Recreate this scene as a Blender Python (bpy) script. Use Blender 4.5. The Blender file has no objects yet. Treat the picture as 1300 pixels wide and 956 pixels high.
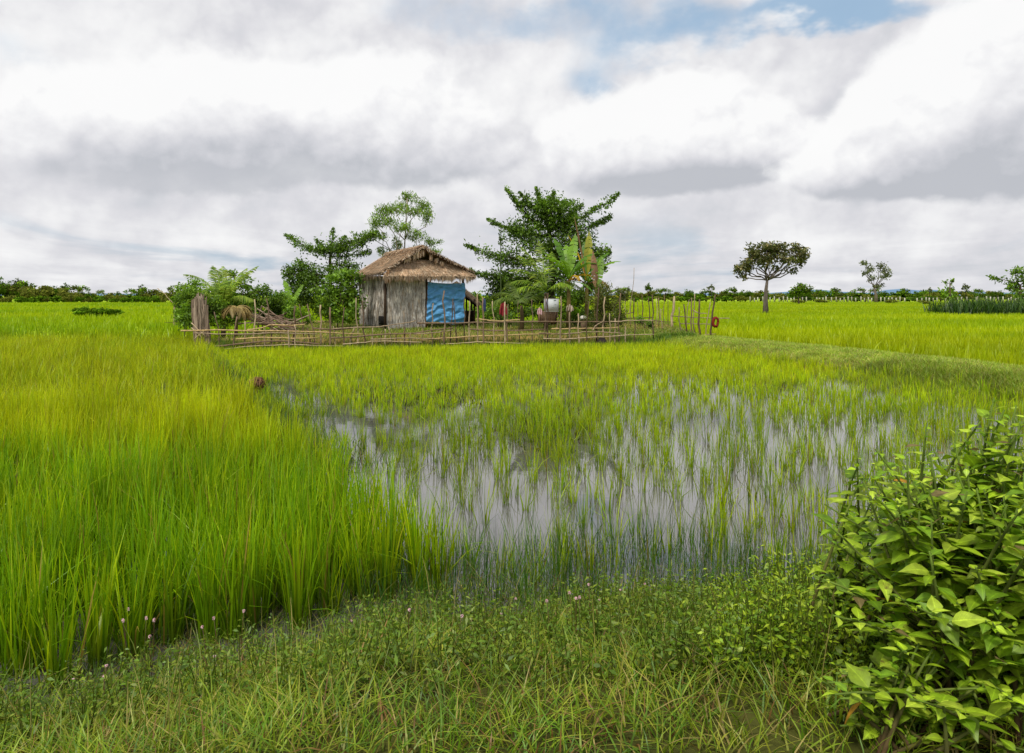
import bpy, math, random
import numpy as np
from math import radians, sin, cos, pi

rng = np.random.default_rng(11)
random.seed(11)
scene = bpy.context.scene
COL = scene.collection

# ------------------------------------------------------------------ camera model (real, level camera)
FPX, EYE, CX, CY = 900.0, 1.9, 650.0, 375.0


def P(px, py, Y):
    """a point of the place Y metres in front of the camera"""
    return np.array([(px - CX) / FPX * Y, Y, EYE - (py - CY) / FPX * Y])


def lin(r, g, b, k=1.0):
    f = lambda c: ((c / 255 + .055) / 1.055) ** 2.4 if c > 10 else c / 255 / 12.92
    return np.array([f(r), f(g), f(b)]) * k


def nz(v):
    v = np.asarray(v, float)
    return v / np.maximum(np.linalg.norm(v, axis=-1, keepdims=True), 1e-9)


def sm(a, b, x):
    t = np.clip((np.asarray(x, float) - a) / (np.asarray(b) - a), 0, 1)
    return t * t * (3 - 2 * t)


_H = np.random.default_rng(5).random((256, 256))


def vnoise(x, y, s=1.0):
    """smooth value noise 0..1"""
    x = np.asarray(x, float) * s + 1000
    y = np.asarray(y, float) * s + 1000
    xi = np.floor(x).astype(int); yi = np.floor(y).astype(int)
    fx = x - xi; fy = y - yi
    fx = fx * fx * (3 - 2 * fx); fy = fy * fy * (3 - 2 * fy)
    g = lambda a, b: _H[a % 256, b % 256]
    return (g(xi, yi) * (1 - fx) + g(xi + 1, yi) * fx) * (1 - fy) + (g(xi, yi + 1) * (1 - fx) + g(xi + 1, yi + 1) * fx) * fy


def fbm(x, y, s=1.0):
    return (vnoise(x, y, s) * .5 + vnoise(x, y, s * 2.1) * .3 + vnoise(x, y, s * 4.3) * .2)


# ------------------------------------------------------------------ mesh builder
ORG = {}


class MB:
    def __init__(self):
        self.uv = []; self.v = []; self.c = []; self.f4 = []; self.f3 = []; self.n = 0

    def add(self, v, f4=None, f3=None, c=(.5, .5, .5)):
        v = np.asarray(v, float).reshape(-1, 3)
        c = np.array(np.broadcast_to(np.asarray(c, float), (len(v), 3)))
        self.v.append(v); self.c.append(c)
        if f4 is not None and len(f4): self.f4.append(np.asarray(f4, int).reshape(-1, 4) + self.n)
        if f3 is not None and len(f3): self.f3.append(np.asarray(f3, int).reshape(-1, 3) + self.n)
        self.n += len(v)

    def tube(self, pts, rad, c=(.3, .25, .2), n=6, cap=True):
        pts = np.asarray(pts, float)
        m = len(pts)
        rad = np.broadcast_to(np.asarray(rad, float), (m,))
        if np.ndim(c) == 1: c = np.broadcast_to(np.asarray(c, float), (m, 3))
        t = np.gradient(pts, axis=0); t = nz(t)
        ref = np.array([0, 0, 1.]) if abs(t[0][2]) < .8 else np.array([1., 0, 0])
        a = nz(np.cross(t, ref)); b = np.cross(t, a)
        ang = np.linspace(0, 2 * pi, n, endpoint=False)
        ring = pts[:, None] + rad[:, None, None] * (a[:, None] * np.cos(ang)[None, :, None] + b[:, None] * np.sin(ang)[None, :, None])
        v = ring.reshape(-1, 3)
        cc = np.repeat(c, n, axis=0)
        i = np.arange(m - 1)[:, None] * n; j = np.arange(n)[None, :]; j2 = (j + 1) % n
        f = np.stack([i + j, i + j2, i + n + j2, i + n + j], -1).reshape(-1, 4)
        f3 = []
        if cap:
            v = np.vstack([v, pts[0], pts[-1]]); cc = np.vstack([cc, c[0], c[-1]])
            k = m * n
            for q in range(n):
                f3.append((k, (q + 1) % n, q)); f3.append((k + 1, (m - 1) * n + q, (m - 1) * n + (q + 1) % n))
        self.add(v, f, f3, cc)

    def box(self, c, half, ax=None, col=(.4, .4, .4)):
        """oriented box; ax = 3x3 rows of axes"""
        ax = np.eye(3) if ax is None else np.asarray(ax, float)
        s = np.array([[-1, -1, -1], [1, -1, -1], [1, 1, -1], [-1, 1, -1], [-1, -1, 1], [1, -1, 1], [1, 1, 1], [-1, 1, 1]], float) * np.asarray(half)
        v = np.asarray(c) + s @ ax
        self.add(v, [(0, 3, 2, 1), (4, 5, 6, 7), (0, 1, 5, 4), (1, 2, 6, 5), (2, 3, 7, 6), (3, 0, 4, 7)], None, col)

    def grid(self, pts, c=(.5, .5, .5)):
        """pts (m,n,3)"""
        m, n = pts.shape[:2]
        i = np.arange(m - 1)[:, None] * n; j = np.arange(n - 1)[None, :]
        f = np.stack([i + j, i + j + 1, i + n + j + 1, i + n + j], -1).reshape(-1, 4)
        c = np.asarray(c, float)
        if c.ndim == 3: c = c.reshape(-1, 3)
        self.add(pts.reshape(-1, 3), f, None, c)

    def build(self, name, mat, parent=None, origin=None, smooth=False):
        me = bpy.data.meshes.new(name)
        v = np.vstack(self.v); c = np.vstack(self.c)
        if parent is not None: org = ORG[parent.name]
        elif origin is not None: org = np.asarray(origin, float)
        else: org = np.zeros(3)
        v = v - org
        f4 = np.vstack(self.f4) if self.f4 else np.zeros((0, 4), int)
        f3 = np.vstack(self.f3) if self.f3 else np.zeros((0, 3), int)
        loops = np.concatenate([f4.ravel(), f3.ravel()]).astype(np.int32)
        starts = np.concatenate([np.arange(len(f4)) * 4, len(f4) * 4 + np.arange(len(f3)) * 3]).astype(np.int32)
        me.vertices.add(len(v)); me.vertices.foreach_set('co', v.astype(np.float32).ravel())
        me.loops.add(len(loops)); me.loops.foreach_set('vertex_index', loops)
        me.polygons.add(len(starts)); me.polygons.foreach_set('loop_start', starts)
        me.update(calc_edges=True)
        at = me.color_attributes.new('col', 'FLOAT_COLOR', 'POINT')
        at.data.foreach_set('color', np.hstack([np.clip(c, 0, 1), np.ones((len(c), 1))]).astype(np.float32).ravel())
        if self.uv:
            ua = me.attributes.new('leafuv', 'FLOAT_VECTOR', 'POINT'); ua.data.foreach_set('vector', np.vstack(self.uv).astype(np.float32).ravel())
        if smooth: me.polygons.foreach_set('use_smooth', np.ones(len(starts), bool))
        me.materials.append(mat)
        o = bpy.data.objects.new(name, me)
        COL.objects.link(o)
        if parent is not None: o.parent = parent
        else: o.location = org
        ORG[o.name] = org
        return o


def tag(o, label=None, cat=None, group=None, kind=None):
    if label: o['label'] = label
    if cat: o['category'] = cat
    if group: o['group'] = group
    if kind: o['kind'] = kind
    return o


def thing(name, loc, label, cat, group=None):
    o = bpy.data.objects.new(name, None)
    o.empty_display_size = .2
    COL.objects.link(o); o.location = loc
    ORG[o.name] = np.asarray(loc, float)
    return tag(o, label, cat, group)


# ------------------------------------------------------------------ materials
def new_mat(name):
    m = bpy.data.materials.new(name); m.use_nodes = True
    nt = m.node_tree; nt.nodes.clear()
    out = nt.nodes.new('ShaderNodeOutputMaterial')
    return m, nt, out


def leaf_mat(name, trans=.35, gloss=.05, rough=.45, var=.25, scale=6.0):
    m, nt, out = new_mat(name); L = nt.links.new; N = nt.nodes.new
    at = N('ShaderNodeAttribute'); at.attribute_name = 'col'
    geo = N('ShaderNodeNewGeometry')
    no = N('ShaderNodeTexNoise'); no.inputs['Scale'].default_value = scale; no.inputs['Detail'].default_value = 2
    L(geo.outputs['Position'], no.inputs['Vector'])
    mr = N('ShaderNodeMapRange'); mr.inputs[1].default_value = .3; mr.inputs[2].default_value = .7
    mr.inputs[3].default_value = 1 - var; mr.inputs[4].default_value = 1 + var
    L(no.outputs['Fac'], mr.inputs[0])
    mu = N('ShaderNodeVectorMath'); mu.operation = 'SCALE'
    L(at.outputs['Color'], mu.inputs[0]); L(mr.outputs[0], mu.inputs['Scale'])
    d = N('ShaderNodeBsdfDiffuse'); t = N('ShaderNodeBsdfTranslucent'); g = N('ShaderNodeBsdfGlossy')
    g.inputs['Roughness'].default_value = rough; g.inputs['Color'].default_value = (.9, .95, .9, 1)
    L(mu.outputs[0], d.inputs['Color']); L(mu.outputs[0], t.inputs['Color'])
    m1 = N('ShaderNodeMixShader'); m1.inputs[0].default_value = trans
    L(d.outputs[0], m1.inputs[1]); L(t.outputs[0], m1.inputs[2])
    m2 = N('ShaderNodeMixShader')
    m2.inputs[0].default_value = gloss
    L(m1.outputs[0], m2.inputs[1]); L(g.outputs[0], m2.inputs[2]); L(m2.outputs[0], out.inputs['Surface'])
    return m


def solid_mat(name, rough=.8, var=.35, scale=8.0, stretch=(1, 1, 1), bump=.0, spec=.2, bscale=None):
    m, nt, out = new_mat(name); L = nt.links.new; N = nt.nodes.new
    at = N('ShaderNodeAttribute'); at.attribute_name = 'col'
    tc = N('ShaderNodeTexCoord'); mp = N('ShaderNodeMapping'); mp.inputs['Scale'].default_value = stretch
    L(tc.outputs['Object'], mp.inputs['Vector'])
    no = N('ShaderNodeTexNoise'); no.inputs['Scale'].default_value = scale; no.inputs['Detail'].default_value = 5
    L(mp.outputs[0], no.inputs['Vector'])
    mr = N('ShaderNodeMapRange'); mr.inputs[1].default_value = .3; mr.inputs[2].default_value = .7
    mr.inputs[3].default_value = 1 - var; mr.inputs[4].default_value = 1 + var
    L(no.outputs['Fac'], mr.inputs[0])
    mu = N('ShaderNodeVectorMath'); mu.operation = 'SCALE'
    L(at.outputs['Color'], mu.inputs[0]); L(mr.outputs[0], mu.inputs['Scale'])
    b = N('ShaderNodeBsdfPrincipled'); b.inputs['Roughness'].default_value = rough
    b.inputs['Specular IOR Level'].default_value = spec
    L(mu.outputs[0], b.inputs['Base Color'])
    if bump:
        bp = N('ShaderNodeBump'); bp.inputs['Strength'].default_value = bump; bp.inputs['Distance'].default_value = .02
        if bscale:
            n2 = N('ShaderNodeTexNoise'); n2.inputs['Scale'].default_value = bscale; n2.inputs['Detail'].default_value = 4
            L(mp.outputs[0], n2.inputs['Vector']); L(n2.outputs['Fac'], bp.inputs['Height'])
        else:
            L(no.outputs['Fac'], bp.inputs['Height'])
        L(bp.outputs[0], b.inputs['Normal'])
    L(b.outputs[0], out.inputs['Surface'])
    return m


M_RICE = leaf_mat('rice_leaf', .45, .02, .4, .16, 1.3)
M_GRASS = leaf_mat('grass_leaf', .4, .03, .5, .3, 2.0)
M_LEAF = leaf_mat('tree_leaf', .38, .03, .5, .25, 1.2)
M_FARLEAF = leaf_mat('far_leaf', .3, .0, .5, .25, .4)
M_BUSH = leaf_mat('shrub_leaf', .42, .03, .5, .24, 38.0)
M_BROAD = leaf_mat('broad_leaf', .42, .03, .5, .24, 38.0)


def add_veins(m):
    nt = m.node_tree; N = nt.nodes.new; L = nt.links.new
    def mt(op, a, b=0., c=None):
        n = N('ShaderNodeMath'); n.operation = op
        for i, q in enumerate((a, b, c)):
            if q is None: continue
            if isinstance(q, (int, float)): n.inputs[i].default_value = q
            else: L(q, n.inputs[i])
        return n.outputs[0]
    at = N('ShaderNodeAttribute'); at.attribute_name = 'leafuv'
    sp = N('ShaderNodeSeparateXYZ'); L(at.outputs['Vector'], sp.inputs[0])
    sa = mt('ABSOLUTE', sp.outputs[1])
    fr = mt('ABSOLUTE', mt('SUBTRACT', mt('FRACT', mt('MULTIPLY_ADD', sp.outputs[0], 6.5, mt('MULTIPLY', sa, -1.5))), .5))
    side = mt('MULTIPLY', mt('GREATER_THAN', fr, .44), .16)
    mid = mt('MULTIPLY', mt('LESS_THAN', sa, .07), .3)
    vein = mt('ADD', mt('MAXIMUM', side, mid), 1.)
    quilt = mt('MULTIPLY_ADD', fr, -.22, vein)
    src = [n for n in nt.nodes if n.type == 'VECT_MATH'][0]
    s2 = N('ShaderNodeVectorMath'); s2.operation = 'SCALE'; L(src.outputs[0], s2.inputs[0]); L(quilt, s2.inputs['Scale'])
    geo = [n for n in nt.nodes if n.type == 'NEW_GEOMETRY'][0]
    no = N('ShaderNodeTexNoise'); no.inputs['Scale'].default_value = 22; no.inputs['Detail'].default_value = 4; L(geo.outputs['Position'], no.inputs['Vector'])
    br = N('ShaderNodeMapRange'); L(mt('MULTIPLY_ADD', sa, .06, no.outputs['Fac']), br.inputs[0]); br.inputs[1].default_value = .66; br.inputs[2].default_value = .74; br.inputs[4].default_value = .8
    mx = N('ShaderNodeMix'); mx.data_type = 'RGBA'; L(br.outputs[0], mx.inputs['Factor']); L(s2.outputs[0], mx.inputs['A']); mx.inputs['B'].default_value = (.16, .10, .03, 1)
    for n in nt.nodes:
        if n.type in ('BSDF_DIFFUSE', 'BSDF_TRANSLUCENT'): L(mx.outputs['Result'], n.inputs['Color'])


add_veins(M_BROAD)
M_BARK = solid_mat('bark', .9, .4, 9, (1, 1, .25), .5)
M_STICK = solid_mat('weathered_stick', .85, .35, 14, (1, 1, .4), .3)
M_THATCH = leaf_mat('dry_thatch', .12, .02, .6, .3, 2.5)
M_WOOD = solid_mat('old_wood', .85, .35, 10, (1, 1, .2), .4)
M_CLOTH = solid_mat('cloth', .8, .25, 12)
M_GROUND = solid_mat('ground_soil', .95, .4, 1.7, (1, 1, 1), .6, .1, 9)
M_HILL = solid_mat('haze_tinted_hill', 1, .12, .004, (1, 1, 3), 0, 0)
M_BOARD = solid_mat('painted_board', .8, .08, 6)

# ------------------------------------------------------------------ terrain
LLY = np.array([2., 4.8, 8.5, 12.6, 24., 40.]); LLX = np.array([1.2, -.48, -2.75, -4.75, -10.4, -18.5])


def left_line(y): return np.interp(np.asarray(y, float), LLY, LLX)      # edge between the tall rice and the paddy


FA, FB = np.array([-10.3, 23.9]), np.array([5.6, 27.3])                    # front fence line


def fence_y(x): return FA[1] + (np.asarray(x, float) - FA[0]) * (FB[1] - FA[1]) / (FB[0] - FA[0])


BUND = np.array([(6.6, 28.2), (7.4, 25.5), (8.7, 22.0), (9.9, 17.5), (10.6, 14.0), (11.3, 10.5), (11.8, 8), (12, 4)])


def bund_x(y): return np.interp(-np.asarray(y, float), -BUND[:, 1], BUND[:, 0])


def bank_edge(x):
    x = np.asarray(x, float)
    return 3.45 + .9 * sm(-1.6, -.3, x) + .0 * sm(.6, 2.6, x) + 3.5 * sm(4.5, 9, x) + .35 * (vnoise(x, x * 0, 1.4) - .5)


def yard(x, y):
    x = np.asarray(x, float); y = np.asarray(y, float)
    return sm(-.5, .7, y - fence_y(x)) * sm(-11.3, -10.2, x + .12 * (y - 24)) * (1 - sm(7.2, 8.6, x - .1 * (y - 28))) * (1 - sm(44, 47, y))


def hgt(x, y):
    x = np.asarray(x, float); y = np.asarray(y, float)
    z = -.13 + .2 * sm(24, 36, y)
    d = np.abs(x - left_line(y))
    z = np.maximum(z, -.13 + (.2 + .06 * vnoise(x, y, 1.2)) * np.exp(-(d / .5) ** 2) * sm(6.5, 10, y) * (1 - sm(24, 27, y)))
    db = np.abs(x - bund_x(y))
    k = np.exp(-(db / 1.9) ** 4) * (1 - sm(27, 30, y))
    z = np.maximum(z, -.13 + .46 * k)
    right = sm(.8, 2.2, x - bund_x(y)) * (1 - sm(3, 12, y)) * 0
    z = np.maximum(z, -.13 + .17 * sm(1, 2, x - bund_x(y)))
    z = np.maximum(z, -.13 + .46 * yard(x, y))
    e = bank_edge(x)
    z = np.maximum(z, -.14 + .20 * sm(.3, -.5, y - e) + .38 * sm(0., -2.1, y - e))
    z = z + .05 * (fbm(x, y, 1.1) - .5) * (1 - sm(30, 60, y))
    return z


def axis_lines(lo, hi, step, far, g):
    a = list(np.arange(lo, hi + 1e-6, step)); s = step
    b = hi
    while b < far:
        s *= g; b += s; a.append(b)
    return a


xs = axis_lines(0, 15, .22, 5500, 1.22); xs = np.array([-q for q in xs[:0:-1]] + xs)
ys = np.array([-300, -60, -20, -10] + axis_lines(-6, 48, .22, 6500, 1.2))
gx, gy = np.meshgrid(xs, ys)
gz = hgt(gx, gy)
mud = lin(88, 72, 48, .8); field = lin(150, 178, 18, .95); straw = lin(150, 128, 70, .75); turf = lin(96, 112, 34, .6)
gc = np.zeros(gx.shape + (3,)) + mud
kf = sm(23, 34, gy)[..., None]
gc = gc * (1 - kf) + field * kf
ky = yard(gx, gy)[..., None]
gmix = sm(.4, .62, fbm(gx, gy, .35))[..., None]
gc = gc * (1 - ky) + (turf * gmix + straw * (1 - gmix)) * ky
kb = (np.exp(-((gx - bund_x(gy)) / 1.8) ** 4) * (1 - sm(27, 30, gy)))[..., None]
gc = gc * (1 - kb) + (turf * 1.3 + straw * .7) * kb
kn = sm(.6, -.6, gy - bank_edge(gx))[..., None]
gc = gc * (1 - kn) + (turf * .45 + mud * .35) * kn
g = MB(); g.grid(np.stack([gx, gy, gz], -1), gc)
tag(g.build('ground', M_GROUND, smooth=True), kind='structure')

# water sheet of the flooded paddies
m, nt, out = new_mat('paddy_water'); L = nt.links.new; N = nt.nodes.new
b = N('ShaderNodeBsdfPrincipled'); b.inputs['Base Color'].default_value = (.17, .165, .17, 1)
b.inputs['Roughness'].default_value = .03; b.inputs['IOR'].default_value = 1.85
no = N('ShaderNodeTexNoise'); no.inputs['Scale'].default_value = 5; no.inputs['Detail'].default_value = 3
geo = N('ShaderNodeNewGeometry'); L(geo.outputs['Position'], no.inputs['Vector'])
bp = N('ShaderNodeBump'); bp.inputs['Strength'].default_value = .03; bp.inputs['Distance'].default_value = .02
L(no.outputs['Fac'], bp.inputs['Height']); L(bp.outputs[0], b.inputs['Normal'])
n2 = N('ShaderNodeTexNoise'); n2.inputs['Scale'].default_value = .9; n2.inputs['Detail'].default_value = 4; L(geo.outputs['Position'], n2.inputs['Vector'])
cr = N('ShaderNodeValToRGB'); cr.color_ramp.elements[0].position = .35; cr.color_ramp.elements[1].position = .7
cr.color_ramp.elements[0].color = (.11, .105, .105, 1); cr.color_ramp.elements[1].color = (.075, .068, .055, 1)
L(n2.outputs['Fac'], cr.inputs[0]); L(cr.outputs[0], b.inputs['Base Color'])
L(b.outputs[0], out.inputs['Surface'])
M_WATER = m
w = MB(); X, Y = np.meshgrid(np.linspace(-45, 45, 10), np.linspace(.5, 33, 8)); w.grid(np.stack([X, Y, X * 0], -1))
tag(w.build('water', M_WATER), kind='structure')

# ------------------------------------------------------------------ blades (rice, grass, reeds)
def blades(mb, base, h, w, lean, bend, c0, c1, segs=3, yaw=None):
    n = len(base)
    if n == 0: return
    yaw = rng.random(n) * 2 * pi if yaw is None else yaw
    d = np.stack([np.cos(yaw), np.sin(yaw), np.zeros(n)], -1)
    ya = yaw + pi / 2 + rng.normal(0, .7, n)
    s = np.stack([np.cos(ya), np.sin(ya), np.zeros(n)], -1)
    rows = []; cols = []
    for k in range(segs + 1):
        t = k / segs
        up = t - .45 * np.clip(bend, 0, 1.6) * t ** 2.5
        p = base + d * ((lean * t + bend * t ** 2.2) * h)[:, None]
        p[:, 2] += up * h
        wd = w * (1.0 if k == 0 else (1.15 - t * t * .95 if k < segs else .04))
        rows.append(p - s * (wd / 2)[:, None]); rows.append(p + s * (wd / 2)[:, None])
        tt = t ** .8
        c = c0 * (1 - tt) + c1 * tt
        cols.append(c); cols.append(c)
    v = np.stack(rows, 1).reshape(-1, 3); c = np.stack(cols, 1).reshape(-1, 3)
    m = 2 * (segs + 1)
    b0 = np.arange(n)[:, None] * m
    f = [np.stack([b0[:, 0] + 2 * k, b0[:, 0] + 2 * k + 1, b0[:, 0] + 2 * k + 3, b0[:, 0] + 2 * k + 2], -1) for k in range(segs)]
    mb.add(v, np.concatenate(f), None, c)


def pick(cols, n, p=None):
    cols = np.array(cols); return cols[rng.choice(len(cols), n, p=p)]


def frustum(n, y0, y1, margin=1.18, power=0., x0=-.722, x1=.722):
    """random points of the wedge in front of the camera; power>0 puts more of them near"""
    u = rng.random(n)
    e = 2 - power
    y = (y0 ** e + u * (y1 ** e - y0 ** e)) ** (1 / e)
    lo_ = x0 * margin * y - (.8 if x0 < 0 else 0); hi_ = x1 * margin * y + .8
    x = lo_ + rng.random(n) * (hi_ - lo_)
    return x, y


def rice_hills(mb, hx, hy, nb, h, w, kind, segs=3, spread=.035, lean=.16, bend=.12, lift=1.0):
    """clumps of rice, nb blades each"""
    n = len(hx)
    if n == 0: return
    idx = np.repeat(np.arange(n), nb)
    N_ = len(idx)
    bx = hx[idx] + rng.normal(0, spread, N_); by = hy[idx] + rng.normal(0, spread, N_)
    z = np.maximum(hgt(bx, by), -.05) - .01
    hh = (h[idx] if np.ndim(h) else h) * rng.uniform(.55, 1.08, N_)
    hh *= (.80 + .34 * rng.random(n))[idx]
    le = np.abs(rng.normal(0, lean, N_)); be = np.abs(rng.normal(0, bend, N_))
    droop = rng.random(N_) < .09
    be[droop] += rng.uniform(.3, .8, droop.sum())
    ya = np.arctan2(by - hy[idx], bx - hx[idx]) + rng.normal(0, .9, N_)
    tone = (rng.normal(0, .10, n)[idx] + rng.normal(0, .14, N_))[:, None]
    yel = np.clip(kind(hx, hy)[idx] + rng.normal(0, .22, N_), 0, 1)[:, None]
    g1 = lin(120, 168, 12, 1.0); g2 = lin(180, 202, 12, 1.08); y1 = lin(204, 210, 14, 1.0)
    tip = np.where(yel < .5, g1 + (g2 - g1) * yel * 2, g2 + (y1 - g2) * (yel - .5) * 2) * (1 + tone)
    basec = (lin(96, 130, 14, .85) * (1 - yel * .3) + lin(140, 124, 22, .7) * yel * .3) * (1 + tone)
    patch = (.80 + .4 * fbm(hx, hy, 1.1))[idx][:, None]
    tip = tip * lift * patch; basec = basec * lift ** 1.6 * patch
    dry = rng.random(N_) < .025
    tip[dry] = lin(190, 170, 70, .8); basec[dry] = lin(140, 112, 50, .6)
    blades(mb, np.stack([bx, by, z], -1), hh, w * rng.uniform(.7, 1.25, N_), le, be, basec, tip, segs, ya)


def grid_hills(y0, y1, sp, margin=1.2):
    yy = np.arange(y0, y1, sp); out = []
    for y in yy:
        r = .722 * margin * y + 1.0
        x = np.arange(-r, r, sp) + rng.random() * sp
        out.append(np.stack([x, np.full(len(x), y)], -1))
    a = np.vstack(out)
    return a[:, 0] + rng.normal(0, sp * .2, len(a)), a[:, 1] + rng.normal(0, sp * .2, len(a))


def kind_left(x, y):
    return np.clip(.12 + .58 * sm(5.6, 8.5, y) - .16 * sm(20, 34, y) + .55 * (fbm(x, y, .45) - .5) + .5 * (vnoise(x, y, 2.3) - .5), 0, 1)


def kind_far(x, y):
    return np.clip(.50 + .7 * (fbm(x, y, .09) - .5) + .75 * (fbm(x * .12, y, .22) - .5), 0, 1)


rice = MB()
hx, hy = grid_hills(3.3, 10.5, .19)
k = (hx < left_line(hy) - .12 + .25 * (vnoise(hx, hy, .9) - .5)) & (hy > bank_edge(hx) - .1 + .4 * vnoise(hx, hy, 1.0))
k &= ~((fbm(hx, hy, .8) > .64) & (hy > 6)); k &= rng.random(len(hx)) > .16 * sm(5.5, 7.5, hy)
hx, hy = hx[k], hy[k]
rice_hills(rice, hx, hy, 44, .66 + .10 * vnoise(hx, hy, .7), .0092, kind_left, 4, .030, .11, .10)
hx, hy = grid_hills(10.5, 27, .25)
k = (hx < left_line(hy) - .1) & ((hy < 24.5) | (hx < -11.6)); k &= ~((fbm(hx, hy, .6) > .68) & (hy < 19)); k &= rng.random(len(hx)) > .14
hx, hy = hx[k], hy[k]
rice_hills(rice, hx, hy, 17, .60, .012, kind_left, 3, .05, .2, .14)
# left far field
x, y = frustum(26000, 27, 150, 1.15, .9)
k = (x < -.12 * (y - 24) - 11.2) | (y > 47)
k &= ~((x > 8) & (y < 60)); x, y = x[k], y[k]
idx = np.arange(len(x))
rice_hills(rice, x, y, 5, .56, 1, lambda a, b_: np.clip(kind_far(a, b_) - .06, 0, 1), 2, .12, .22, .1) if False else None


def far_blades(mb, x, y, nb, h, kind):
    n = len(x); i = np.repeat(np.arange(n), nb)
    bx = x[i] + rng.normal(0, .16, len(i)); by = y[i] + rng.normal(0, .16, len(i))
    yel = np.clip(kind(x, y)[i] + rng.normal(0, .12, len(i)), 0, 1)[:, None]
    tone = (1 + rng.normal(0, .07, len(i)))[:, None]
    g1 = lin(124, 166, 8, 1.0); g2 = lin(190, 204, 10, 1.08)
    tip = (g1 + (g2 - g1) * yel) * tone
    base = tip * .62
    wd = .010 + .0009 * by
    blades(mb, np.stack([bx, by, hgt(bx, by) - .02], -1), h * rng.uniform(.6, 1.1, len(i)), wd * rng.uniform(.7, 1.3, len(i)),
           np.abs(rng.normal(0, .22, len(i))), np.abs(rng.normal(0, .1, len(i))), base, tip, 2)


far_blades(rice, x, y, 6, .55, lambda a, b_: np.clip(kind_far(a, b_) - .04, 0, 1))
tag(rice.build('rice_field', M_RICE), 'tall yellow-green rice standing in the field on the left', 'rice', kind='stuff')

rice2 = MB()
x, y = frustum(30000, 11, 150, 1.15, 1.0, .05, .722)
k = (x > bund_x(y) + 1.5) & ((y < 28) | (x > 8.0 + .1 * (y - 28)) | (y > 47)); x, y = x[k], y[k]
far_blades(rice2, x, y, 7, .5, lambda a, b_: np.clip(kind_far(a, b_) + .12, 0, 1))
tag(rice2.build('rice_field', M_RICE), 'bright lime rice spread beyond the grassy bank on the right', 'rice', kind='stuff')

# paddy seedlings in the water
pad = MB()


def in_paddy(x, y):
    return (x > left_line(y) + .1) & (x < bund_x(y) - 1.75) & (y < fence_y(x) - .5) & (y > bank_edge(x) + .35)


def pix(x, y): return CX + FPX * x / y, CY + FPX * EYE / y


hx, hy = grid_hills(4.2, 26, .205)
k = in_paddy(hx, hy); hx, hy = hx[k], hy[k]
u, v_ = pix(hx, hy)
g_ = lambda a, b_, ra, rb: np.exp(-((u - a) / ra) ** 2 - ((v_ - b_) / rb) ** 2)
dens = .60 - .2 * np.exp(-((hx - left_line(hy) - .95) / .55) ** 2) * sm(7, 8.5, hy) * (1 - sm(14, 17, hy)) + .52 * sm(16, 21, hy) + .4 * g_(690, 545, 70, 28) + .35 * g_(520, 500, 90, 20) + .3 * g_(960, 490, 60, 10)
dens -= .68 * g_(640, 690, 110, 42) + .12 * g_(560, 560, 55, 40) + .35 * g_(850, 640, 70, 50) + .5 * g_(440, 545, 60, 16) + .25 * g_(900, 520, 80, 30) + .5 * g_(1090, 492, 80, 6)
dens += .5 * (fbm(hx, hy, .7) - .5)
dens += .5 * g_(900, 745, 300, 25) + .25 * g_(1180, 560, 60, 60)
k = rng.random(len(hx)) < dens
hx, hy = hx[k], hy[k]


def kind_pad(x, y): return np.clip(.34 + .26 * sm(9, 18, y) + .4 * (fbm(x, y, .5) - .5), 0, .9)


near = hy < 11
rice_hills(pad, hx[near], hy[near], 15, .38 + .12 * vnoise(hx[near], hy[near], .8), .0070, kind_pad, 3, .026, .13, .12)
rice_hills(pad, hx[~near], hy[~near], 13, .34, .012, kind_pad, 2, .035, .13, .10, 1.18)
x, y = frustum(9000, 14.5, 26.5, 1.1, .3); k = in_paddy(x, y) & (rng.random(len(x)) < sm(14.5, 19, y) * (.4 + fbm(x, y, .5))); x, y = x[k], y[k]
rice_hills(pad, x, y, 6, .30, .014, lambda a, b_: kind_pad(a, b_) * .8 + .14, 2, .06, .2, .12, 1.2)
tag(pad.build('rice_seedlings', M_RICE), 'sparse rice seedlings standing in the flooded paddy', 'rice seedlings', kind='stuff')

# olive waterweed mats between the seedlings
wd = MB()
x, y = frustum(60000, 7.5, 18, 1.0, .6)
u, v_ = pix(x, y)
g_ = lambda a, b_, ra, rb: np.exp(-((u - a) / ra) ** 2 - ((v_ - b_) / rb) ** 2)
k = in_paddy(x, y) & (rng.random(len(x)) < np.clip(1.1 * g_(690, 545, 75, 30) + .9 * g_(530, 505, 95, 17) + .6 * g_(590, 560, 30, 12) + .7 * g_(970, 488, 60, 9) - .28 + .6 * (fbm(x, y, .9) - .5), 0, 1))
x, y = x[k], y[k]; n = len(x)
c = pick([lin(92, 96, 22), lin(118, 112, 26), lin(84, 76, 24), lin(100, 120, 22)], n) * rng.uniform(.6, 1.05, (n, 1))
blades(wd, np.stack([x, y, np.full(n, -.02)], -1), rng.uniform(.06, .17, n), rng.uniform(.012, .03, n), np.abs(rng.normal(0, .7, n)), np.abs(rng.normal(0, .5, n)), c * .8, c, 2)
tag(wd.build('waterweed', M_GRASS), 'low olive waterweed matted over parts of the paddy', 'waterweed', kind='stuff')

# ------------------------------------------------------------------ grasses
gr = MB()


def grass(x, y, h, w, cols, p=None, lean=.5, bend=.5, segs=3, mb=None, lift=0):
    mb = mb or gr; n = len(x)
    c = pick(cols, n, p) * rng.uniform(.65, 1.2, (n, 1))
    b_ = np.stack([x, y, np.maximum(hgt(x, y), -.04) - .01 + lift], -1)
    blades(mb, b_, h * rng.uniform(.45, 1.2, n), w * rng.uniform(.6, 1.3, n), np.abs(rng.normal(0, lean, n)), np.abs(rng.normal(0, bend, n)), c * .75, c, segs)


OL = [lin(146, 172, 34), lin(172, 178, 56), lin(108, 150, 28), lin(194, 176, 98), lin(150, 112, 60)]
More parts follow.
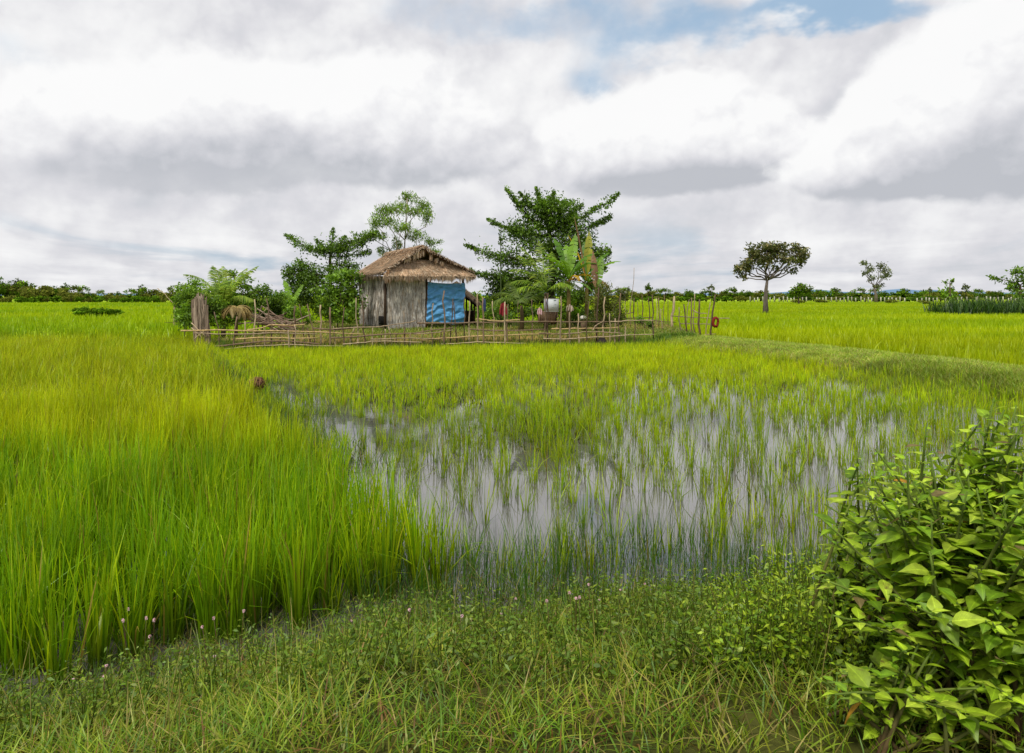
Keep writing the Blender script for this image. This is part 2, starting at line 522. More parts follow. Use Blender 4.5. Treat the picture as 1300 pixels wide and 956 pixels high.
# near bank
x, y = frustum(95000, 2.2, 6.2, 1.12, .5)
k = rng.random(len(x)) < sm(.8 + 1.0 * sm(0, -.8, x), -.6, y - bank_edge(x)) * np.clip(.12 + 2.0 * (fbm(x, y, 1.7) - .22), .1, 1); x, y = x[k], y[k]
pt = fbm(x, y, 1.3)
for lo_, hi_, pr, hh_ in ((0, .42, [.2, .1, .5, .06, .14], .10), (.42, .58, [.4, .2, .3, .05, .05], .14), (.58, 1, [.3, .36, .14, .14, .06], .12)):
    q_ = (pt >= lo_) & (pt < hi_); grass(x[q_], y[q_], hh_, .0055, OL, pr, .6, .6)
k = rng.random(len(x)) < .015
grass(x[k], y[k], .36, .004, [lin(170, 158, 84), lin(132, 150, 40)], None, .25, .3)
# belt of low growth where the tall rice meets the bank
x, y = frustum(26000, 3.0, 5.8, 1.1, .3); e = y - bank_edge(x)
k = (x < .6) & (rng.random(len(x)) < sm(-.7, -.2, e) * sm(1.2, .6, e) * (.35 + .8 * fbm(x, y, 1.6))); x, y = x[k], y[k]
grass(x, y, .17, .0055, [lin(116, 150, 28), lin(90, 128, 24), lin(140, 130, 52), lin(128, 92, 50)], [.4, .35, .13, .12], .5, .5)
# upright sedge at the water's edge
x, y = frustum(22000, 3.6, 6.4, 1.1, .3)
e = y - bank_edge(x)
k = (rng.random(len(x)) < sm(1.5, .4, e) * sm(-.5, .1, e) * (.25 + .9 * fbm(x, y, 1.3))) & (x > left_line(y) - .8); x, y = x[k], y[k]
grass(x, y, .38, .0045, [lin(58, 104, 16), lin(84, 128, 20), lin(104, 120, 40)], [.5, .35, .15], .16, .2)
# left dividing bund
y = rng.uniform(7.5, 24, 16000); x = left_line(y) + rng.normal(.15, .42, len(y))
grass(x, y, .22, .010, [lin(70, 112, 20), lin(96, 132, 22), lin(120, 130, 50)], None, .4, .45, 2)
# right bund and the bank joining it
y = rng.uniform(6, 28.5, 110000); x = bund_x(y) + rng.uniform(-1.95, 1.8, len(y))
k = (np.abs(x) < .8 * y) & (rng.random(len(x)) < .25 + .9 * fbm(x, y, .9)); x, y = x[k], y[k]
grass(x, y, .10 + .0 * x, .012, [lin(170, 200, 58), lin(194, 202, 84), lin(150, 186, 48), lin(206, 196, 116)], [.38, .22, .28, .12], .6, .6, 2)
y = rng.uniform(5.5, 17, 26000); x = bund_x(y) - 1.2 + rng.normal(-.5, .55, len(y))
k = (np.abs(x) < .8 * y); x, y = x[k], y[k]
grass(x, y, .20, .010, [lin(126, 160, 32), lin(150, 176, 38), lin(160, 160, 66)], None, .4, .45, 2)
# yard
x = rng.uniform(-11, 9, 60000); y = rng.uniform(23, 45, len(x))
k = (rng.random(len(x)) < yard(x, y) * (.15 + 1.0 * fbm(x, y, .5))); x, y = x[k], y[k]
grass(x, y, .16, .018, [lin(132, 160, 34), lin(160, 172, 44), lin(108, 136, 30), lin(196, 176, 116)], [.35, .25, .2, .2], .5, .5, 2)
# in front of the fence
x = rng.uniform(-10.5, 7, 14000); y = fence_y(x) + rng.normal(-.3, .4, len(x))
grass(x, y, .24, .014, [lin(96, 138, 22), lin(122, 152, 26), lin(80, 112, 20)], None, .35, .35, 2)
tag(gr.build('grass', M_GRASS), 'mixed green and straw coloured grass on the banks and the yard', 'grass', kind='stuff')

# ------------------------------------------------------------------ foliage helpers
def leaves(mb, c, L_, W_, col, up=.8, droop=.0, fold=.12, axis=None):
    """many single leaves: c (n,3)"""
    n = len(c)
    nrm = nz(rng.normal(0, 1, (n, 3)) + np.array([0, 0, up]))
    a = rng.normal(0, 1, (n, 3)) if axis is None else axis + rng.normal(0, .45, (n, 3))
    a[:, 2] -= droop
    a = nz(a - nrm * (a * nrm).sum(1, keepdims=True)) if axis is None else nz(a)
    b_ = nz(np.cross(nrm, a)); nrm = np.cross(a, b_)
    L_ = np.broadcast_to(L_, (n,)) * rng.uniform(.65, 1.25, n); W_ = np.broadcast_to(W_, (n,)) * rng.uniform(.7, 1.2, n)
    p0 = c - a * (L_ / 2)[:, None]; p2 = c + a * (L_ / 2)[:, None] - np.array([0, 0, 1]) * (L_ * .12)[:, None]
    mid = c - a * (L_ * .08)[:, None] + nrm * (fold * W_)[:, None]
    v = np.stack([p0, mid + b_ * (W_ / 2)[:, None], p2, mid - b_ * (W_ / 2)[:, None]], 1).reshape(-1, 3)
    f = np.arange(n)[:, None] * 4 + np.arange(4)[None]
    mb.add(v, f, None, np.repeat(col, 4, axis=0))


def clump_pts(center, rad, n, sub=9, tight=.34):
    """leaf positions: sub-clusters inside an ellipsoid, so the crown keeps gaps and lumps"""
    s = nz(rng.normal(0, 1, (sub, 3))) * (rng.random((sub, 1)) ** .45)
    w_ = rng.integers(0, sub, n)
    q = s[w_] * .82 + np.clip(rng.normal(0, tight, (n, 3)), -2 * tight, 2 * tight) * .75
    return np.asarray(center) + q * np.asarray(rad), w_, q[:, 2]


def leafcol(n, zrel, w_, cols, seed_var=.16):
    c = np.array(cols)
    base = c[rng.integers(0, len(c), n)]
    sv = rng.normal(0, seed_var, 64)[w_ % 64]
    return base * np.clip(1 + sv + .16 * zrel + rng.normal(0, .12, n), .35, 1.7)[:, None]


GREEN = [lin(100, 136, 28), lin(120, 156, 36), lin(82, 116, 24)]
DARK = [lin(82, 112, 28), lin(96, 126, 32), lin(68, 94, 24)]
LITE = [lin(116, 152, 34), lin(138, 172, 42), lin(98, 136, 32)]
GREY = [lin(112, 120, 84), lin(128, 134, 98), lin(92, 102, 68)]
LIME = [lin(140, 176, 26), lin(118, 160, 24)]
BARKC = lin(96, 82, 64, .8)


def limb(mb, a, b_, r0, r1, wob=.06, n=5, c=BARKC, sag=0):
    a = np.asarray(a); b_ = np.asarray(b_); t = np.linspace(0, 1, n)[:, None]
    p = a + (b_ - a) * t
    L_ = np.linalg.norm(b_ - a)
    p[1:-1] += rng.normal(0, wob * L_, (n - 2, 3)) * np.array([1, 1, .5])
    p[:, 2] += (np.sin(t[:, 0] * pi) * sag)
    mb.tube(p, r0 + (r1 - r0) * t[:, 0], c, 6)
    return p


def px_tree(name, label, cat, Y, base, trunk, clumps, leaf, cols, group=None, dens=1.0, sprays=(), r0=.12, depth=.8, sub=9,
            bark=BARKC, up=.8, droop=.2, mat=None, aspect=.5, limbs=True, low_limbs=False):
    """a tree set Y metres away. trunk: list of (px,py); clumps: (px,py,rx,ry[,dy]) radii in pixels of the photograph at that distance;
    sprays: (x0,y0,x1,y1,width_px,dy) long branches carrying leaves along them"""
    s = Y / FPX
    bx, by = P(base[0], base[1], Y)[:2]
    root = thing(name, (bx, by, float(hgt(bx, by)) - .05), label, cat, group)
    tm = MB(); cm = MB()
    tp = [np.array([bx, by, float(hgt(bx, by)) - .1])] + [P(x_, y_, Y) for x_, y_ in trunk]
    tp = np.array(tp)
    rr = np.linspace(r0, r0 * .45, len(tp)); rr[0] *= 1.25
    tm.tube(tp, rr, bark, 8)
    for cl in clumps:
        px, py, rx, ry = cl[:4]; dy = cl[4] if len(cl) > 4 else rng.uniform(-depth, depth)
        c = P(px, py, Y) + np.array([0, dy, 0]); rad = np.array([rx * s, max(rx, ry) * s * depth, ry * s])
        area = rx * ry * s * s * pi
        n = int(dens * area / (leaf * leaf * aspect) * 7.0)
        q, w_, zr = clump_pts(c, rad, n, sub)
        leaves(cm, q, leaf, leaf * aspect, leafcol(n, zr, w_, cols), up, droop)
        if limbs:
            j = min(len(tp) - 1, max(1, int(np.argmin(np.linalg.norm(tp - c, axis=1)))))
            if low_limbs: j = max(1, j - 1)
            st = tp[j] if c[2] > tp[j][2] else tp[j - 1] + (tp[j] - tp[j - 1]) * .7
            limb(tm, st, c - np.array([0, 0, rad[2] * .3]), rr[j] * .55, .012 + .1 * r0, .07, 5, bark)
            for _ in range(3):
                e = c + rng.normal(0, .5, 3) * rad
                limb(tm, c - np.array([0, 0, rad[2] * .3]), e, .012 + .09 * r0, .006, .05, 4, bark)
    for sp in sprays:
        x0, y0, x1, y1, wpx = sp[:5]; dy = sp[5] if len(sp) > 5 else rng.uniform(-1.4, 1.0)
        a = P(x0, y0, Y); e = P(x1, y1, Y) + np.array([0, dy, 0])
        Ls = np.linalg.norm(e - a)
        pl = limb(tm, a, e, r0 * .4, .01, .022, 7, bark, sag=-.06 * Ls); wpx = wpx * rng.uniform(1.2, 1.7)
        n = int(dens * Ls * (wpx * s) * 2 / (leaf * leaf * aspect) * 5.0)
        t = rng.random(n) ** .85 * .93 + .07
        k_ = t * 6; i0 = np.clip(k_.astype(int), 0, 5); fr = (k_ - i0)[:, None]
        q = pl[i0] * (1 - fr) + pl[i0 + 1] * fr
        wv = wpx * s * np.clip(1.1 - t, .12, 1) ** .6 * (.45 + 1.1 * vnoise(t * 9 + x1, t * 0 + y1, 1))
        q = q + rng.normal(0, 1, (n, 3)) * np.stack([wv * .35, wv * 1.1, wv * .55], -1)
        q[:, 2] -= rng.random(n) * wv * .3
        w_ = (t * 12).astype(int)
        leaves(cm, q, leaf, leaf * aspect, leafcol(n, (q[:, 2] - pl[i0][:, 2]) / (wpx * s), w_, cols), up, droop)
    tm.build('trunk', M_BARK, root, smooth=True)
    cm.build('crown', mat or M_LEAF, root)
    return root


def px_bush(name, label, cat, Y, base, clumps, leaf, cols, group=None, dens=1.0, depth=.8, sub=8, up=.6, droop=.3, aspect=.5, mat=None):
    return px_tree(name, label, cat, Y, base, [(base[0] + 1, base[1] - 8)], clumps, leaf, cols, group, dens * 1.5, (), .035, depth, sub, BARKC, up, droop, mat, aspect)


# ------------------------------------------------------------------ compound trees
px_tree('tiered_tree', 'spreading dark green tree with long flat tiers of leaves rising behind the white board', 'tree', 37, (700, 404),
        [(701, 380), (701, 345), (699, 318), (697, 290), (694, 268)],
        [(690, 270, 34, 22), (672, 292, 32, 20), (712, 283, 34, 20), (690, 312, 44, 20), (735, 306, 26, 18), (752, 326, 20, 15), (716, 258, 22, 10), (672, 258, 20, 12),
         (655, 330, 22, 18), (645, 352, 28, 18), (655, 378, 32, 22), (690, 375, 30, 18), (632, 372, 20, 24), (725, 345, 24, 16), (640, 398, 22, 10), (668, 360, 26, 20), (650, 370, 24, 20), (700, 360, 24, 20), (675, 395, 26, 10), (715, 395, 18, 12)],
        .17, GREEN + DARK, sprays=[(690, 290, 642, 243, 7), (690, 300, 617, 275, 8), (690, 330, 592, 311, 9, -.6), (690, 350, 597, 343, 8, -.4), (700, 290, 784, 247, 8, -.4), (700, 300, 777, 273, 8, .2),
                                   (695, 280, 679, 243, 8), (697, 280, 702, 246, 8), (697, 285, 720, 252, 8), (700, 290, 742, 258, 9), (700, 320, 776, 318, 10), (695, 300, 648, 290, 9), (700, 320, 770, 340, 9), (692, 275, 660, 247, 7)],
        r0=.2, dens=.75, depth=.75, bark=lin(60, 48, 38, .7))
px_tree('tiered_tree', 'flat topped tree with wide dark tiers left of the hut roof', 'tree', 39, (421, 410),
        [(420, 385), (419, 350), (419, 328), (421, 312)],
        [(420, 316, 30, 7), (447, 306, 20, 8), (400, 316, 18, 6), (378, 340, 16, 12), (394, 350, 24, 15), (372, 358, 12, 14), (445, 337, 22, 7), (425, 344, 22, 10), (392, 375, 22, 22), (460, 300, 16, 7), (384, 350, 22, 14), (370, 345, 12, 10), (402, 362, 24, 18), (378, 372, 16, 18), (440, 352, 22, 12), (410, 395, 26, 14)],
        .16, GREEN + DARK, sprays=[(419, 322, 365, 299, 6, -.5), (420, 318, 423, 289, 4, 0), (420, 320, 480, 293, 8, 0), (420, 322, 398, 302, 6, .5), (420, 320, 440, 300, 7, -.3), (419, 326, 470, 318, 6, .3)],
        r0=.13, dens=.75, depth=.7, bark=lin(60, 48, 38, .7))
# slender pale tree behind the hut: several stems, drooping narrow leaves
px_tree('slender_tree', 'tall airy tree with drooping narrow leaves behind the thatched roof', 'tree', 41, (512, 405),
        [(512, 372), (513, 338), (514, 305), (517, 252)],
        [(517, 249, 14, 8), (535, 258, 15, 10), (500, 262, 18, 9), (485, 268, 16, 11), (520, 270, 18, 9), (541, 274, 10, 12), (494, 284, 16, 9), (478, 283, 11, 10), (512, 290, 14, 10), (530, 300, 15, 9), (503, 312, 10, 12), (546, 307, 12, 7), (552, 318, 8, 6), (482, 300, 12, 7), (470, 296, 10, 7), (486, 318, 9, 8), (530, 316, 14, 7)],
        .20, LITE + [lin(120, 136, 60)], dens=.62, r0=.06, depth=.9, up=.1, droop=1.6, low_limbs=True, aspect=.26, bark=lin(150, 140, 118, .9), sub=12)
for tx, ty in ((492, 262), (502, 270)):
    pass

# shrubs of the compound
px_bush('cassava_shrub', 'tall leafy shrub pressed against the left wall of the hut', 'shrub', 33.5, (428, 412),
        [(430, 352, 24, 11), (424, 372, 27, 15), (440, 382, 20, 18), (415, 392, 18, 16), (430, 402, 24, 10), (445, 360, 14, 14), (452, 392, 10, 16)], .2, GREEN + LITE[:1], dens=.85)
px_bush('garden_bush', 'dense green bush behind the bark slabs at the yard corner', 'bush', 26.5, (250, 425),
        [(240, 380, 15, 17), (256, 372, 20, 14), (250, 400, 22, 18), (274, 388, 18, 22), (280, 408, 24, 12), (236, 398, 10, 16)], .12, GREEN + LITE[:2], dens=.85)
px_tree('papaya_tree', 'small leafy tree rising beside the young coconut palm', 'tree', 29.5, (300, 418), [(299, 390), (298, 365), (297, 350)],
        [(296, 347, 14, 7), (304, 357, 14, 9), (290, 362, 14, 9), (308, 372, 16, 10), (296, 380, 18, 12), (312, 390, 14, 14)], .17, LITE + GREEN, dens=.8, r0=.05)
px_bush('garden_bush', 'rounded dark green bush behind the brushwood pile', 'bush', 31.5, (333, 414), [(331, 374, 17, 12), (327, 388, 18, 14), (336, 402, 20, 12), (342, 386, 14, 14)], .13, DARK + GREEN, dens=.9)
px_bush('garden_bush', 'yellow-green bush between the brushwood pile and the tiered tree', 'bush', 32.5, (366, 412), [(352, 380, 14, 12), (366, 388, 16, 14), (378, 398, 14, 12), (356, 400, 18, 10)], .13, LITE + GREEN, dens=.85)
px_bush('garden_bush', 'small yellow-green bush growing at the stick fence below the tiered tree', 'bush', 30, (384, 418), [(383, 398, 10, 8), (392, 406, 8, 6), (374, 408, 7, 5)], .11, LITE + LIME, dens=.7)
px_bush('garden_bush', 'bushy olive shrub with wispy twigs right of the banana plants', 'bush', 29.5, (765, 420),
        [(764, 368, 18, 14), (775, 385, 18, 18), (757, 390, 16, 18), (766, 408, 24, 12), (783, 398, 10, 14), (786, 372, 8, 9)], .10, [lin(96, 108, 36), lin(80, 96, 30), lin(116, 120, 48)], dens=.55, aspect=.35)
px_bush('garden_bush', 'dark shady bush filling the foot of the banana plants', 'bush', 35.5, (735, 412), [(735, 380, 20, 16), (752, 365, 14, 14), (715, 372, 16, 16), (742, 400, 22, 12), (700, 398, 14, 10)], .15, DARK + GREEN)
px_bush('garden_bush', 'leafy green bush under the young coconut palm at the yard corner', 'bush', 28.8, (285, 420), [(272, 372, 18, 12), (285, 392, 22, 18), (262, 388, 16, 16), (308, 398, 18, 14), (300, 380, 14, 12)], .12, GREEN + LITE)
px_bush('garden_bush', 'low bright bush outside the bark slabs at the far left of the yard', 'bush', 29.5, (234, 418), [(232, 388, 8, 14), (238, 404, 10, 12), (228, 402, 7, 10)], .12, GREEN + LITE)
px_bush('garden_bush', 'lime green bush just right of the white board', 'bush', 33.5, (722, 408), [(722, 382, 10, 7), (724, 394, 11, 8), (718, 402, 8, 6)], .13, LIME, dens=.7)
px_bush('garden_bush', 'low dark bush with the red cloth hanging before it', 'bush', 34.5, (632, 412), [(628, 398, 14, 10), (642, 404, 14, 8), (616, 404, 10, 8)], .13, GREEN, dens=.7)
px_bush('garden_bush', 'low bush at the foot of the rear fence right of the banana plants', 'bush', 33, (818, 418), [(816, 408, 8, 6), (822, 412, 7, 5)], .1, GREEN, dens=.8)
px_bush('garden_bush', 'pale green distant bush seen between hut and big tree', 'bush', 46, (605, 405), [(600, 378, 12, 9), (615, 384, 12, 9), (608, 395, 18, 9)], .2, LITE + GREEN, dens=.7)

# palms --------------------------------------------------------------
def frond(root, base, az, elev, length, droop, ll, col, name='frond'):
    mb = MB(); n = 14
    t = np.linspace(0, 1, n)
    h = np.array([cos(az), sin(az), 0])
    ang = elev - droop * t ** 1.3
    dx = np.cumsum(np.cos(ang)) / n * length; dz = np.cumsum(np.sin(ang)) / n * length
    p = np.asarray(base) + h * dx[:, None] + np.array([0, 0, 1.]) * dz[:, None]
    mb.tube(p, np.linspace(.028, .006, n), np.asarray(col[0]) * 1.15, 5)
    m_ = 46
    for sgn in (-1, 1):
        tt = np.linspace(.14, .99, m_) + rng.normal(0, .006, m_)
        tt = np.clip(tt, .1, 1)
        k_ = tt * (n - 1); i = np.clip(k_.astype(int), 0, n - 2); f = (k_ - i)[:, None]
        q = p[i] * (1 - f) + p[i + 1] * f
        tan = nz(p[i + 1] - p[i])
        side = nz(np.cross(tan, np.array([0, 0, 1.]))) * sgn
        L_ = ll * (np.sin(np.clip(tt * 1.05, 0, 1) * pi) ** .6 * .9 + .2)
        d = nz(side * .75 + tan * .65 + np.array([0, 0, -.32]) + rng.normal(0, .1, (m_, 3)))
        wv = nz(np.cross(d, np.cross(side, tan))) * .02
        c = np.asarray(col)[rng.integers(0, len(col), m_)] * rng.uniform(.75, 1.2, (m_, 1))
        mid = q + d * (L_ * .55)[:, None]; tip = q + d * L_[:, None] + np.array([0, 0, -1.]) * (L_ * .22)[:, None]
        v = np.stack([q - wv * .6, q + wv * .6, mid + wv, mid - wv, tip], 1).reshape(-1, 3)
        b0 = np.arange(m_)[:, None] * 5
        mb.add(v, b0 + np.array([[0, 1, 2, 3]]), b0 + np.array([[3, 2, 4]]), np.repeat(c, 5, axis=0))
    return mb.build(name, M_LEAF, root)


def palm(name, label, Y, px, py_top, fr, col, group=None, r=.09):
    top = P(px, py_top, Y); z = float(hgt(top[0], Y))
    root = thing(name, (top[0], Y, z), label, 'palm', group)
    tm = MB(); tm.tube([(top[0], Y, z - .05), (top[0] + .03, Y, (z + top[2]) / 2), top], [r * 1.3, r, r * .7], lin(110, 96, 66, .7), 8)
    tm.build('trunk', M_BARK, root, smooth=True)
    for az, el, ln, dr in fr:
        frond(root, top, radians(az), radians(el), ln, radians(dr), .42, col)
    return root


PG = [lin(138, 168, 44), lin(112, 146, 36), lin(164, 182, 62)]
palm('coconut_palm', 'young coconut palm with arching fronds behind the bark slabs', 28, 283, 388,
     [(168, 62, 2.3, 62), (188, 48, 2.2, 60), (20, 68, 2.1, 40), (55, 72, 1.9, 40), (112, 76, 1.8, 30), (150, 80, 1.7, 24), (300, 58, 1.6, 60), (230, 50, 1.7, 70), (340, 40, 1.6, 75), (90, 50, 1.8, 60)], PG)
palm('coconut_palm', 'young coconut palm with bent fronds in front of the big tiered tree', 32, 693, 372,
     [(172, 66, 2.2, 80), (185, 45, 2.3, 95), (140, 70, 2.6, 55), (105, 80, 2.7, 30), (200, 30, 1.9, 75), (20, 45, 2.0, 90), (75, 74, 2.4, 40), (250, 50, 1.6, 85), (320, 42, 1.7, 80), (160, 78, 2.5, 40)], PG + [lin(84, 108, 34)])
palm('coconut_palm', 'low coconut palm with hooked frond left of the white board', 31, 662, 388,
     [(165, 55, 1.9, 110), (200, 40, 1.6, 90), (120, 65, 1.8, 60), (60, 60, 1.7, 70), (20, 48, 1.6, 95), (270, 45, 1.2, 80)], [lin(84, 108, 34), lin(104, 124, 40)])
r_ = palm('palm_seedling', 'withered tan palm seedling drooping inside the fence', 26.5, 300, 392,
          [(180, 30, .55, 110), (150, 45, .5, 120), (210, 20, .5, 100), (10, 30, .6, 110), (330, 25, .5, 110), (60, 50, .5, 120), (250, 30, .45, 110), (350, 10, .55, 95)], [lin(176, 156, 96), lin(150, 128, 76)], r=.04)

# banana plants --------------------------------------------------------
def banana_leaf(root, base, az, elev, length, droop, width, col, dead=False):
    mb = MB(); n = 13
    t = np.linspace(0, 1, n); h = np.array([cos(az), sin(az), 0])
    ang = elev - droop * t ** 1.5
    p = np.asarray(base) + h * (np.cumsum(np.cos(ang)) / n * length)[:, None] + np.array([0, 0, 1.]) * (np.cumsum(np.sin(ang)) / n * length)[:, None]
    mb.tube(p, np.linspace(.03, .008, n), np.asarray(col) * 1.25, 5)
    side = np.cross(h, [0, 0, 1.])
    wv = width / 2 * np.sin(np.clip((t - .12) / .88, 0, 1) * pi) ** .55
    for s_ in (-1, 1):
        for k_ in range(2, n - 1):                       # torn segments along the midrib
            a, b_ = p[k_], p[k_ + 1]
            gap = .84 if rng.random() < .65 else 1.0
            dr = np.array([0, 0, -1.]) * rng.uniform(.1, .45) * (2.2 if dead else 1) * (1 if gap < 1 else .7)
            o1 = side * s_ * wv[k_] + dr * wv[k_]; o2 = side * s_ * wv[k_ + 1] + dr * wv[k_ + 1]
            b2 = a + (b_ - a) * gap
            v = [a, b2, b2 + o2 * .55 - dr * .12 * wv[k_], a + o1 * .55 - dr * .12 * wv[k_], b2 + o2, a + o1]
            mb.add(v, [(0, 1, 2, 3), (3, 2, 4, 5)], None, np.asarray(col) * rng.uniform(.8, 1.2))
    return mb.build('leaf', M_LEAF, root)


BG = lin(118, 158, 36); BG2 = lin(90, 132, 30); BY = lin(196, 160, 20); BB = lin(140, 104, 70)


def banana(label, Y, px, py_top, lv, r=.1, group='banana plants beside the big tree'):
    top = P(px, py_top, Y); z = float(hgt(top[0], Y))
    root = thing('banana_plant', (top[0], Y, z), label, 'banana plant', group)
    tm = MB(); tm.tube([(top[0], Y, z - .05), (top[0], Y, (z + top[2]) / 2), top], [r * 1.2, r, r * .7], lin(128, 112, 64, .8), 8)
    tm.build('stem', M_BARK, root, smooth=True)
    for az, el, ln, dr, wd_, c in lv:
        banana_leaf(root, top, radians(az), radians(el), ln, radians(dr), wd_, c, dead=c is BB)
    return root


banana('tallest banana plant with upright leaves and yellowing bent ones', 32.5, 722, 358,
       [(95, 82, 2.0, 40, .5, BG), (170, 70, 2.1, 60, .5, BG), (20, 68, 2.2, 65, .5, BG2), (215, 66, 1.9, 70, .5, BG), (330, 62, 1.8, 80, .5, BG2), (185, 28, 1.9, 40, .45, BG), (350, 40, 1.5, 95, .35, BY), (250, 60, 1.7, 60, .45, BG), (130, 78, 2.4, 35, .5, BG2), (300, 50, 1.1, 130, .22, BY), (60, 76, 2.4, 10, .5, BG)])
banana('banana plant with a brown dead leaf standing up behind the others', 34, 745, 362,
       [(95, 84, 2.3, 30, .45, BG2), (160, 78, 2.6, 22, .3, BY), (35, 70, 2.3, 55, .5, BG2), (10, 60, 2.2, 65, .5, BG), (225, 60, 1.9, 80, .5, BG2), (290, 55, 1.7, 90, .45, BG), (140, 80, 3.4, 6, .16, BB), (330, 30, 1.4, 100, .4, BB), (200, 40, 1.5, 110, .3, BB), (70, 82, 2.7, 8, .42, lin(150, 150, 30))])
banana('banana plant with flat leaves reaching out over the olive shrub', 31.5, 757, 378,
       [(2, 28, 1.5, 28, .42, BG), (355, 12, 1.3, 30, .36, lin(170, 164, 30)), (60, 76, 2.0, 12, .4, BG), (100, 80, 2.2, 10, .3, BB), (170, 60, 1.3, 60, .35, BG2), (270, 40, 1.1, 120, .25, BB)])
banana('small banana plant among the bushes left of the hut', 33, 371, 390, [(140, 72, 1.5, 25, .36, BG), (60, 70, 1.3, 30, .34, BG), (200, 50, 1.0, 50, .3, BG2)], r=.07, group='banana plants beside the bushes')
# thin climbing-plant pole left of the big tree
px_tree('thin_sapling', 'thin bare sapling with a tuft of hanging leaves left of the big tree', 'tree', 34, (636, 408), [(636, 380), (635.5, 330), (636, 288)],
        [(636, 305, 5, 16)], .13, DARK, r0=.035, dens=.4, depth=.3, bark=lin(70, 84, 50), limbs=False, up=0, droop=1.5)

# ------------------------------------------------------------------ the thatched hut
A0 = np.array([-5.87, 33.0]); DF = np.array([.889, .458]); DB = np.array([-.458, .889])
YZ = .33


def hp(t, d, z): q = A0 + DF * t + DB * d; return np.array([q[0], q[1], z])


hut = thing('thatched_hut', hp(1.9, 2.2, YZ), 'small thatched hut with grey palm-leaf walls in the fenced yard', 'hut')
TH = [lin(212, 182, 148), lin(228, 202, 170), lin(188, 156, 122), lin(238, 218, 190), lin(158, 126, 98)]
WL = [lin(200, 193, 182), lin(220, 214, 204), lin(160, 151, 138), lin(236, 231, 222), lin(178, 160, 138)]


def strands(mb, a, b_, w_, col, side):
    """flat straws from a to b (n,3)"""
    n = len(a)
    s_ = side * (w_ / 2)[:, None]
    mid = (a + b_) / 2 + rng.normal(0, .008, (n, 3))
    v = np.stack([a - s_, a + s_, mid + s_, mid - s_, b_ - s_ * .3, b_ + s_ * .3], 1).reshape(-1, 3)
    b0 = np.arange(n)[:, None] * 6
    c = np.repeat(col, 6, axis=0); mb.add(v, np.vstack([b0 + np.array([[0, 1, 2, 3]]), b0 + np.array([[3, 2, 5, 4]])]), None, c)


def thatch(mb, r0, r1, e0, e1, rows, per, cols, fringe=.22, wid=.035, lift=.07, dark=.5):
    """straw laid from ridge line r0-r1 down to eave line e0-e1 in overlapping rows"""
    r0, r1, e0, e1 = map(np.asarray, (r0, r1, e0, e1))
    nrm = nz(np.cross(r1 - r0 + (e1 - e0), (e0 + e1) / 2 - (r0 + r1) / 2)); nrm = nrm * np.sign(nrm[2])
    G = 10
    uu, vv = np.meshgrid(np.linspace(0, 1, G), np.linspace(0, 1, G))
    top = (r0 + (r1 - r0) * uu[..., None]) * (1 - vv[..., None]) + (e0 + (e1 - e0) * uu[..., None]) * vv[..., None]
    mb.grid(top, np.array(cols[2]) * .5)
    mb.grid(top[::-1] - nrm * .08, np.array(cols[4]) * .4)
    for r in range(rows):
        n = per
        u = rng.random(n); v0 = (r - .3 + rng.normal(0, .18, n)) / rows; v1 = v0 + (1.5 + rng.normal(0, .3, n)) / rows
        v0 = np.clip(v0, 0, 1); last = v1 > 1
        du = rng.normal(0, .012, n)
        f = lambda u_, v_: (r0 + (r1 - r0) * u_[:, None]) * (1 - v_[:, None]) + (e0 + (e1 - e0) * u_[:, None]) * v_[:, None]
        a = f(u, v0) + nrm * .012; b_ = f(u + du, np.minimum(v1, 1.04)) + nrm * (lift * rng.uniform(.4, 1.1, n))[:, None]
        b_[:, 2] -= np.where(last, rng.random(n) * .06, 0)
        patch = .8 + .5 * (fbm(u * 6 + r * .05, v0 * 4 + 3, 1.0)[:, None])
        rowc = 1 + .10 * np.sin(r * 2.4)
        c = pick(cols, n, [.3, .3, .2, .1, .1]) * rng.uniform(.7, 1.15, (n, 1)) * patch * rowc
        side = nz(np.broadcast_to(r1 - r0, (n, 3)) + rng.normal(0, .05, (n, 3)))
        strands(mb, a, b_, wid * rng.uniform(.5, 1.3, n), c, side)


def fringe_row(mb, e0, e1, n, ln, cols, k=.7, wid=.03):
    e0, e1 = np.asarray(e0), np.asarray(e1)
    u = rng.random(n); a = e0 + (e1 - e0) * u[:, None] + rng.normal(0, .025, (n, 3))
    L_ = ln * rng.uniform(.3, 1.2, n) * (.6 + .8 * vnoise(u * 30, u * 0, 1))
    b_ = a + np.stack([rng.normal(0, .03, n), rng.normal(0, .03, n), -L_], -1)
    strands(mb, a, b_, wid * rng.uniform(.4, 1.2, n), pick(cols, n) * rng.uniform(.5, 1.0, (n, 1)) * k, nz(np.broadcast_to(e1 - e0, (n, 3))))


RF = hp(1.62, -.55, 4.16); RBk = hp(1.62, 5.0, 4.12)
LF = hp(-.38, -.55, 2.96); LB = hp(-.42, 5.0, 2.84)
RFt = hp(4.25, -.55, 3.02); RBt = hp(4.25, 5.0, 2.9)
mb = MB()
thatch(mb, RF, RBk, LF, LB, 17, 620, TH)
thatch(mb, RBk, RF, RBt, RFt, 14, 330, TH)
